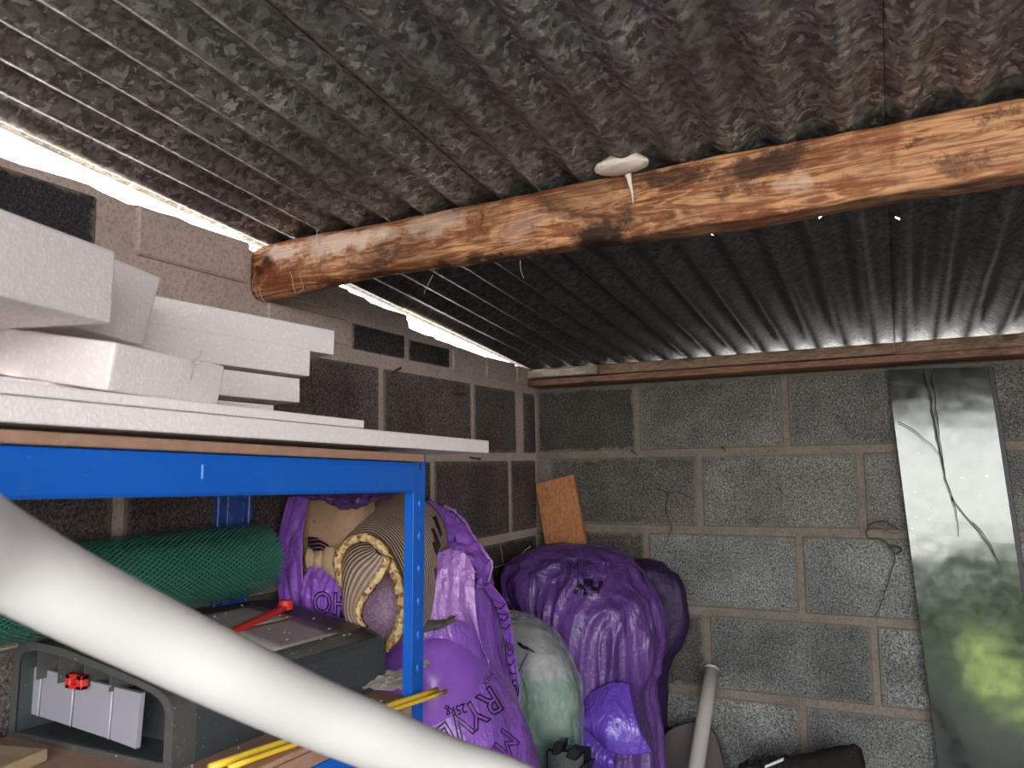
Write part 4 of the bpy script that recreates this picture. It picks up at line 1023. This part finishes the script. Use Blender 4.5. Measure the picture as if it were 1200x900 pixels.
# --- charred log at the bottom edge and white sliver
lg = thing('charred_log', 'short black charred log lying at the foot of the block wall', 'log', aY(930, 905, 2.12))
LP = resample([aY(1020, 888, 2.14), aY(1000, 890, 2.14), aY(960, 897, 2.13), aY(915, 906, 2.12), (aY(870, 915, 2.1))], 40)
def knob(P, r, amp, n=28):
    vs, fs = tube(P, r, n, rs=[r*(.55 if i in (0,) else .88 if i in (1, len(P)-1) else 1)+amp*noise.noise(p*30) for i, p in enumerate(P)])
    return [v+noise.noise_vector(v*60)*amp*.6 for v in vs], fs
LP = [LP[0]+(LP[i]-LP[0])*1 for i in range(2, 40)]
mesh('log_bark', *knob(LP, .034, .006), M['char'], lg)
lb2 = tag(mesh('white_offcut', *boxg(aY(896, 901, 2.07), aY(918, 892, 2.07)-aY(896, 901, 2.07), (0, .01, 0), (0, 0, .007), .001), M['white_pipe'], smooth=False), 'white sliver lying on the charred pile at the wall foot', 'offcut')
for k, (x, y, r, lab) in enumerate(((880, 905, .03, 'left'), (905, 902, .028, 'middle'))):
    bm = bmesh.new(); bmesh.ops.create_icosphere(bm, subdivisions=3, radius=1); c0_ = aY(x, y, 2.10)
    for v in bm.verts: v.co = c0_+v.co*r*(1+.35*noise.noise(v.co*2+V((k*4, 0, 0))))
    bm.verts.index_update(); g = ([v.co.copy() for v in bm.verts], [tuple(v.index for v in f.verts) for f in bm.faces]); bm.free()
    tag(mesh('charred_lump', *g, M['char'], smooth=False), ('leftmost black lump beside the charred log' if k == 0 else 'black lump touching the end of the charred log'), 'charcoal')
# pedestal carrying the log: a dark trestle box out of view
tag(mesh('black_bin', *box(-.36, .12, 2.04, 2.20, -1.45, aY(930, 905, 2.13).z-.037, .01), M['black'], smooth=False), 'black bin under the charred log at the bottom edge of the picture', 'bin')

# --- pine board leaning in the corner
bc_ = [aY(627, 567, 2.262), aY(671, 556, 2.262), aY(697, 647, 2.235), aY(641, 650, 2.235)]
dn = (bc_[3]-bc_[0]); bo = bc_[0]; wv = (bc_[1]-bc_[0])
L = (-1.45-bo.z)/dn.z*dn.length*.0+.62
pbd = mesh('pine_board', *boxg(bo, wv, dn.normalized()*L, V((0, .018, .002)), .0012), M['plank'], smooth=False)
tag(pbd, 'short reddish pine board leaning in the corner above the purple sack', 'board')
for x, y in ((645, 582), (655, 573), (645, 607), (664, 640)): mesh('nail_hole', *tube([aY(x, y, 2.250)+V((0, -.004, 0)), aY(x, y, 2.262)], .003, 8), M['ink'], pbd)

# --- tall reflective steel panel
tl, tr_ = aY(1040, 433, 2.285), aY(1158, 430, 2.285); bl = aY(1100, 900, 2.262)
dwn = (bl-tl).normalized(); L = (-1.45-tl.z)/dwn.z
wv = (tr_-tl); wv = wv.normalized()*wv.length; nrm = wv.cross(dwn).normalized(); nrm = nrm if nrm.y < 0 else -nrm
pan = thing('steel_panel', 'tall shiny dark steel panel leaning against the back wall at the right', 'panel', tl+dwn*L)
G = []
for j in range(41):
    row = []
    for i in range(25):
        p = tl+wv*(i/24)+dwn*(L*j/40); p += nrm*(.0008*math.sin(i/24*math.pi)+.0012*noise.noise(p*4)); row.append(p)
    G.append(row)
mesh('panel_face', *grid(G, .004), M['panel'], pan, smooth=False)
mesh('panel_edge', *boxg(tl+wv*1.0-nrm*.002, wv.normalized()*.012, dwn*L, -nrm*.012, .001), M['black'], pan, smooth=False)

# --- roots, webs and straws
def root(label, px, Y, r, cat='root', m='root', name='dry_root'):
    P = resample([aY(x, y, Y) for x, y in px], max(14, len(px)*6))
    P = [p+V((.003*noise.noise(p*40), -.002, .003*noise.noise(p*40+V((9, 0, 0))))) for p in P]
    return tube(P, r, 6, rs=[r*(1-.6*i/len(P)) for i in range(len(P))])
g = join(root('', [(1083, 433), (1089, 455), (1092, 480), (1098, 510), (1104, 540), (1110, 565), (1120, 590), (1140, 615), (1160, 640), (1170, 660)], 2.252, .0022),
         root('', [(1093, 436), (1096, 470), (1101, 512), (1108, 560)], 2.252, .0018), root('', [(1052, 494), (1070, 503), (1090, 520), (1101, 532)], 2.252, .0014),
         root('', [(1110, 565), (1118, 590), (1123, 615), (1124, 630)], 2.252, .0014), root('', [(1140, 612), (1160, 636), (1176, 678)], 2.252, .0012))
tag(mesh('dry_root', *g, M['root']), 'thin dark branching root hanging down the face of the steel panel', 'root')
g = join(root('', [(1053, 620), (1040, 612), (1025, 612), (1015, 622), (1018, 630), (1032, 632), (1043, 640), (1048, 655), (1043, 675), (1035, 700), (1026, 722)], 2.295, .0024),
         root('', [(1016, 622), (1030, 618), (1048, 626), (1058, 622)], 2.295, .0014), root('', [(1042, 642), (1050, 640), (1056, 645), (1046, 650)], 2.295, .004))
tag(mesh('dry_root', *g, M['root']), 'dark curled root on the blocks just left of the steel panel', 'root')
g = join(root('', [(770, 572), (782, 578), (781, 595), (786, 615), (788, 622)], 2.305, .0022), root('', [(782, 577), (800, 578), (815, 585)], 2.305, .0015), root('', [(787, 620), (780, 640), (775, 652)], 2.305, .001))
tag(mesh('dry_root', *g, M['root']), 'small dark root stuck to the blocks above the folded purple sack', 'root')
g = join(root('', [(622, 640), (605, 655), (590, 662), (575, 664), (562, 655)], 2.0, .0018), root('', [(590, 660), (588, 645), (584, 632)], 2.0, .0012))
tag(mesh('dry_straw', *g, M['straw']), 'pale bent straw in the corner above the purple sacks', 'straw')
g = join(root('', [(740, 527), (747, 533)], 2.302, .003), root('', [(846, 523), (851, 529)], 2.302, .003), root('', [(913, 570), (916, 578)], 2.302, .002))
tag(mesh('rusty_nail', *g, M['root']), 'rusty nail stubs in the mortar of the back wall', 'nails', kind='stuff')
g = join(root('', [(340, 318), (343, 330), (348, 344), (356, 338), (352, 322), (360, 320)], 1.03, .0007), root('', [(303, 335), (308, 348), (318, 362)], 1.03, .0008), root('', [(372, 270), (373, 282), (377, 292)], 1.04, .0008),
         root('', [(508, 322), (502, 334), (498, 345)], 1.04, .0005), root('', [(610, 305), (612, 318), (614, 326)], 1.04, .0006), root('', [(302, 320), (298, 340), (330, 380)], 1.03, .0005))
tag(mesh('cobweb', *g, M['straw']), 'dusty cobweb threads hanging from the wall end of the beam', 'cobweb', kind='stuff')
g = join(root('', [(458, 438), (465, 433), (470, 431)], 1.50, .003), root('', [(530, 461), (538, 461), (546, 460)], 1.86, .003), root('', [(551, 536), (558, 538), (566, 535)], 1.86, .003))
g = (([V((XW+.006, v.y*1.0, v.z)) if False else v for v in g[0]]), g[1])
tag(mesh('rusty_nail', *join(*[tube([aX(a, b, XW+.003), aX(c, d, XW+.012)], .0028, 6) for a, b, c, d in ((458, 438, 470, 431), (530, 461, 546, 461), (551, 536, 563, 538))]), M['root']), 'rusty nail stubs in the sooty left wall', 'nails', kind='stuff')

# ================================================================= OUTSIDE
def hedge(name, x0, x1, y, h, d, seed, label, m=M['leaf']):
    vs, fs = [], []; nu, nv = 60, 24
    for j in range(nv+1):
        for i in range(nu+1):
            u = i/nu; t = j/nv*math.pi; x = x0+(x1-x0)*u
            e = math.sin(min(1, u*6, (1-u)*6)*math.pi/2)
            p = V((x, y-d*math.cos(t)*e, -1.53+h*math.sin(t)**.5*(.3+.7*e)))
            k = noise.noise(p*1.3+V((seed, 0, 0)))*.28+noise.noise(p*5)*.12
            vs.append(p+V((0, -math.cos(t)*k, math.sin(t)*k)))
    for j in range(nv):
        for i in range(nu): a = j*(nu+1)+i; fs.append((a, a+1, a+nu+2, a+nu+1))
    tag(mesh(name, vs, fs, m, smooth=False), label, 'hedge')
hedge('hedge', -8, 9, -8.6, .95, .6, 0, 'long dark green hedge across the garden outside the open front')
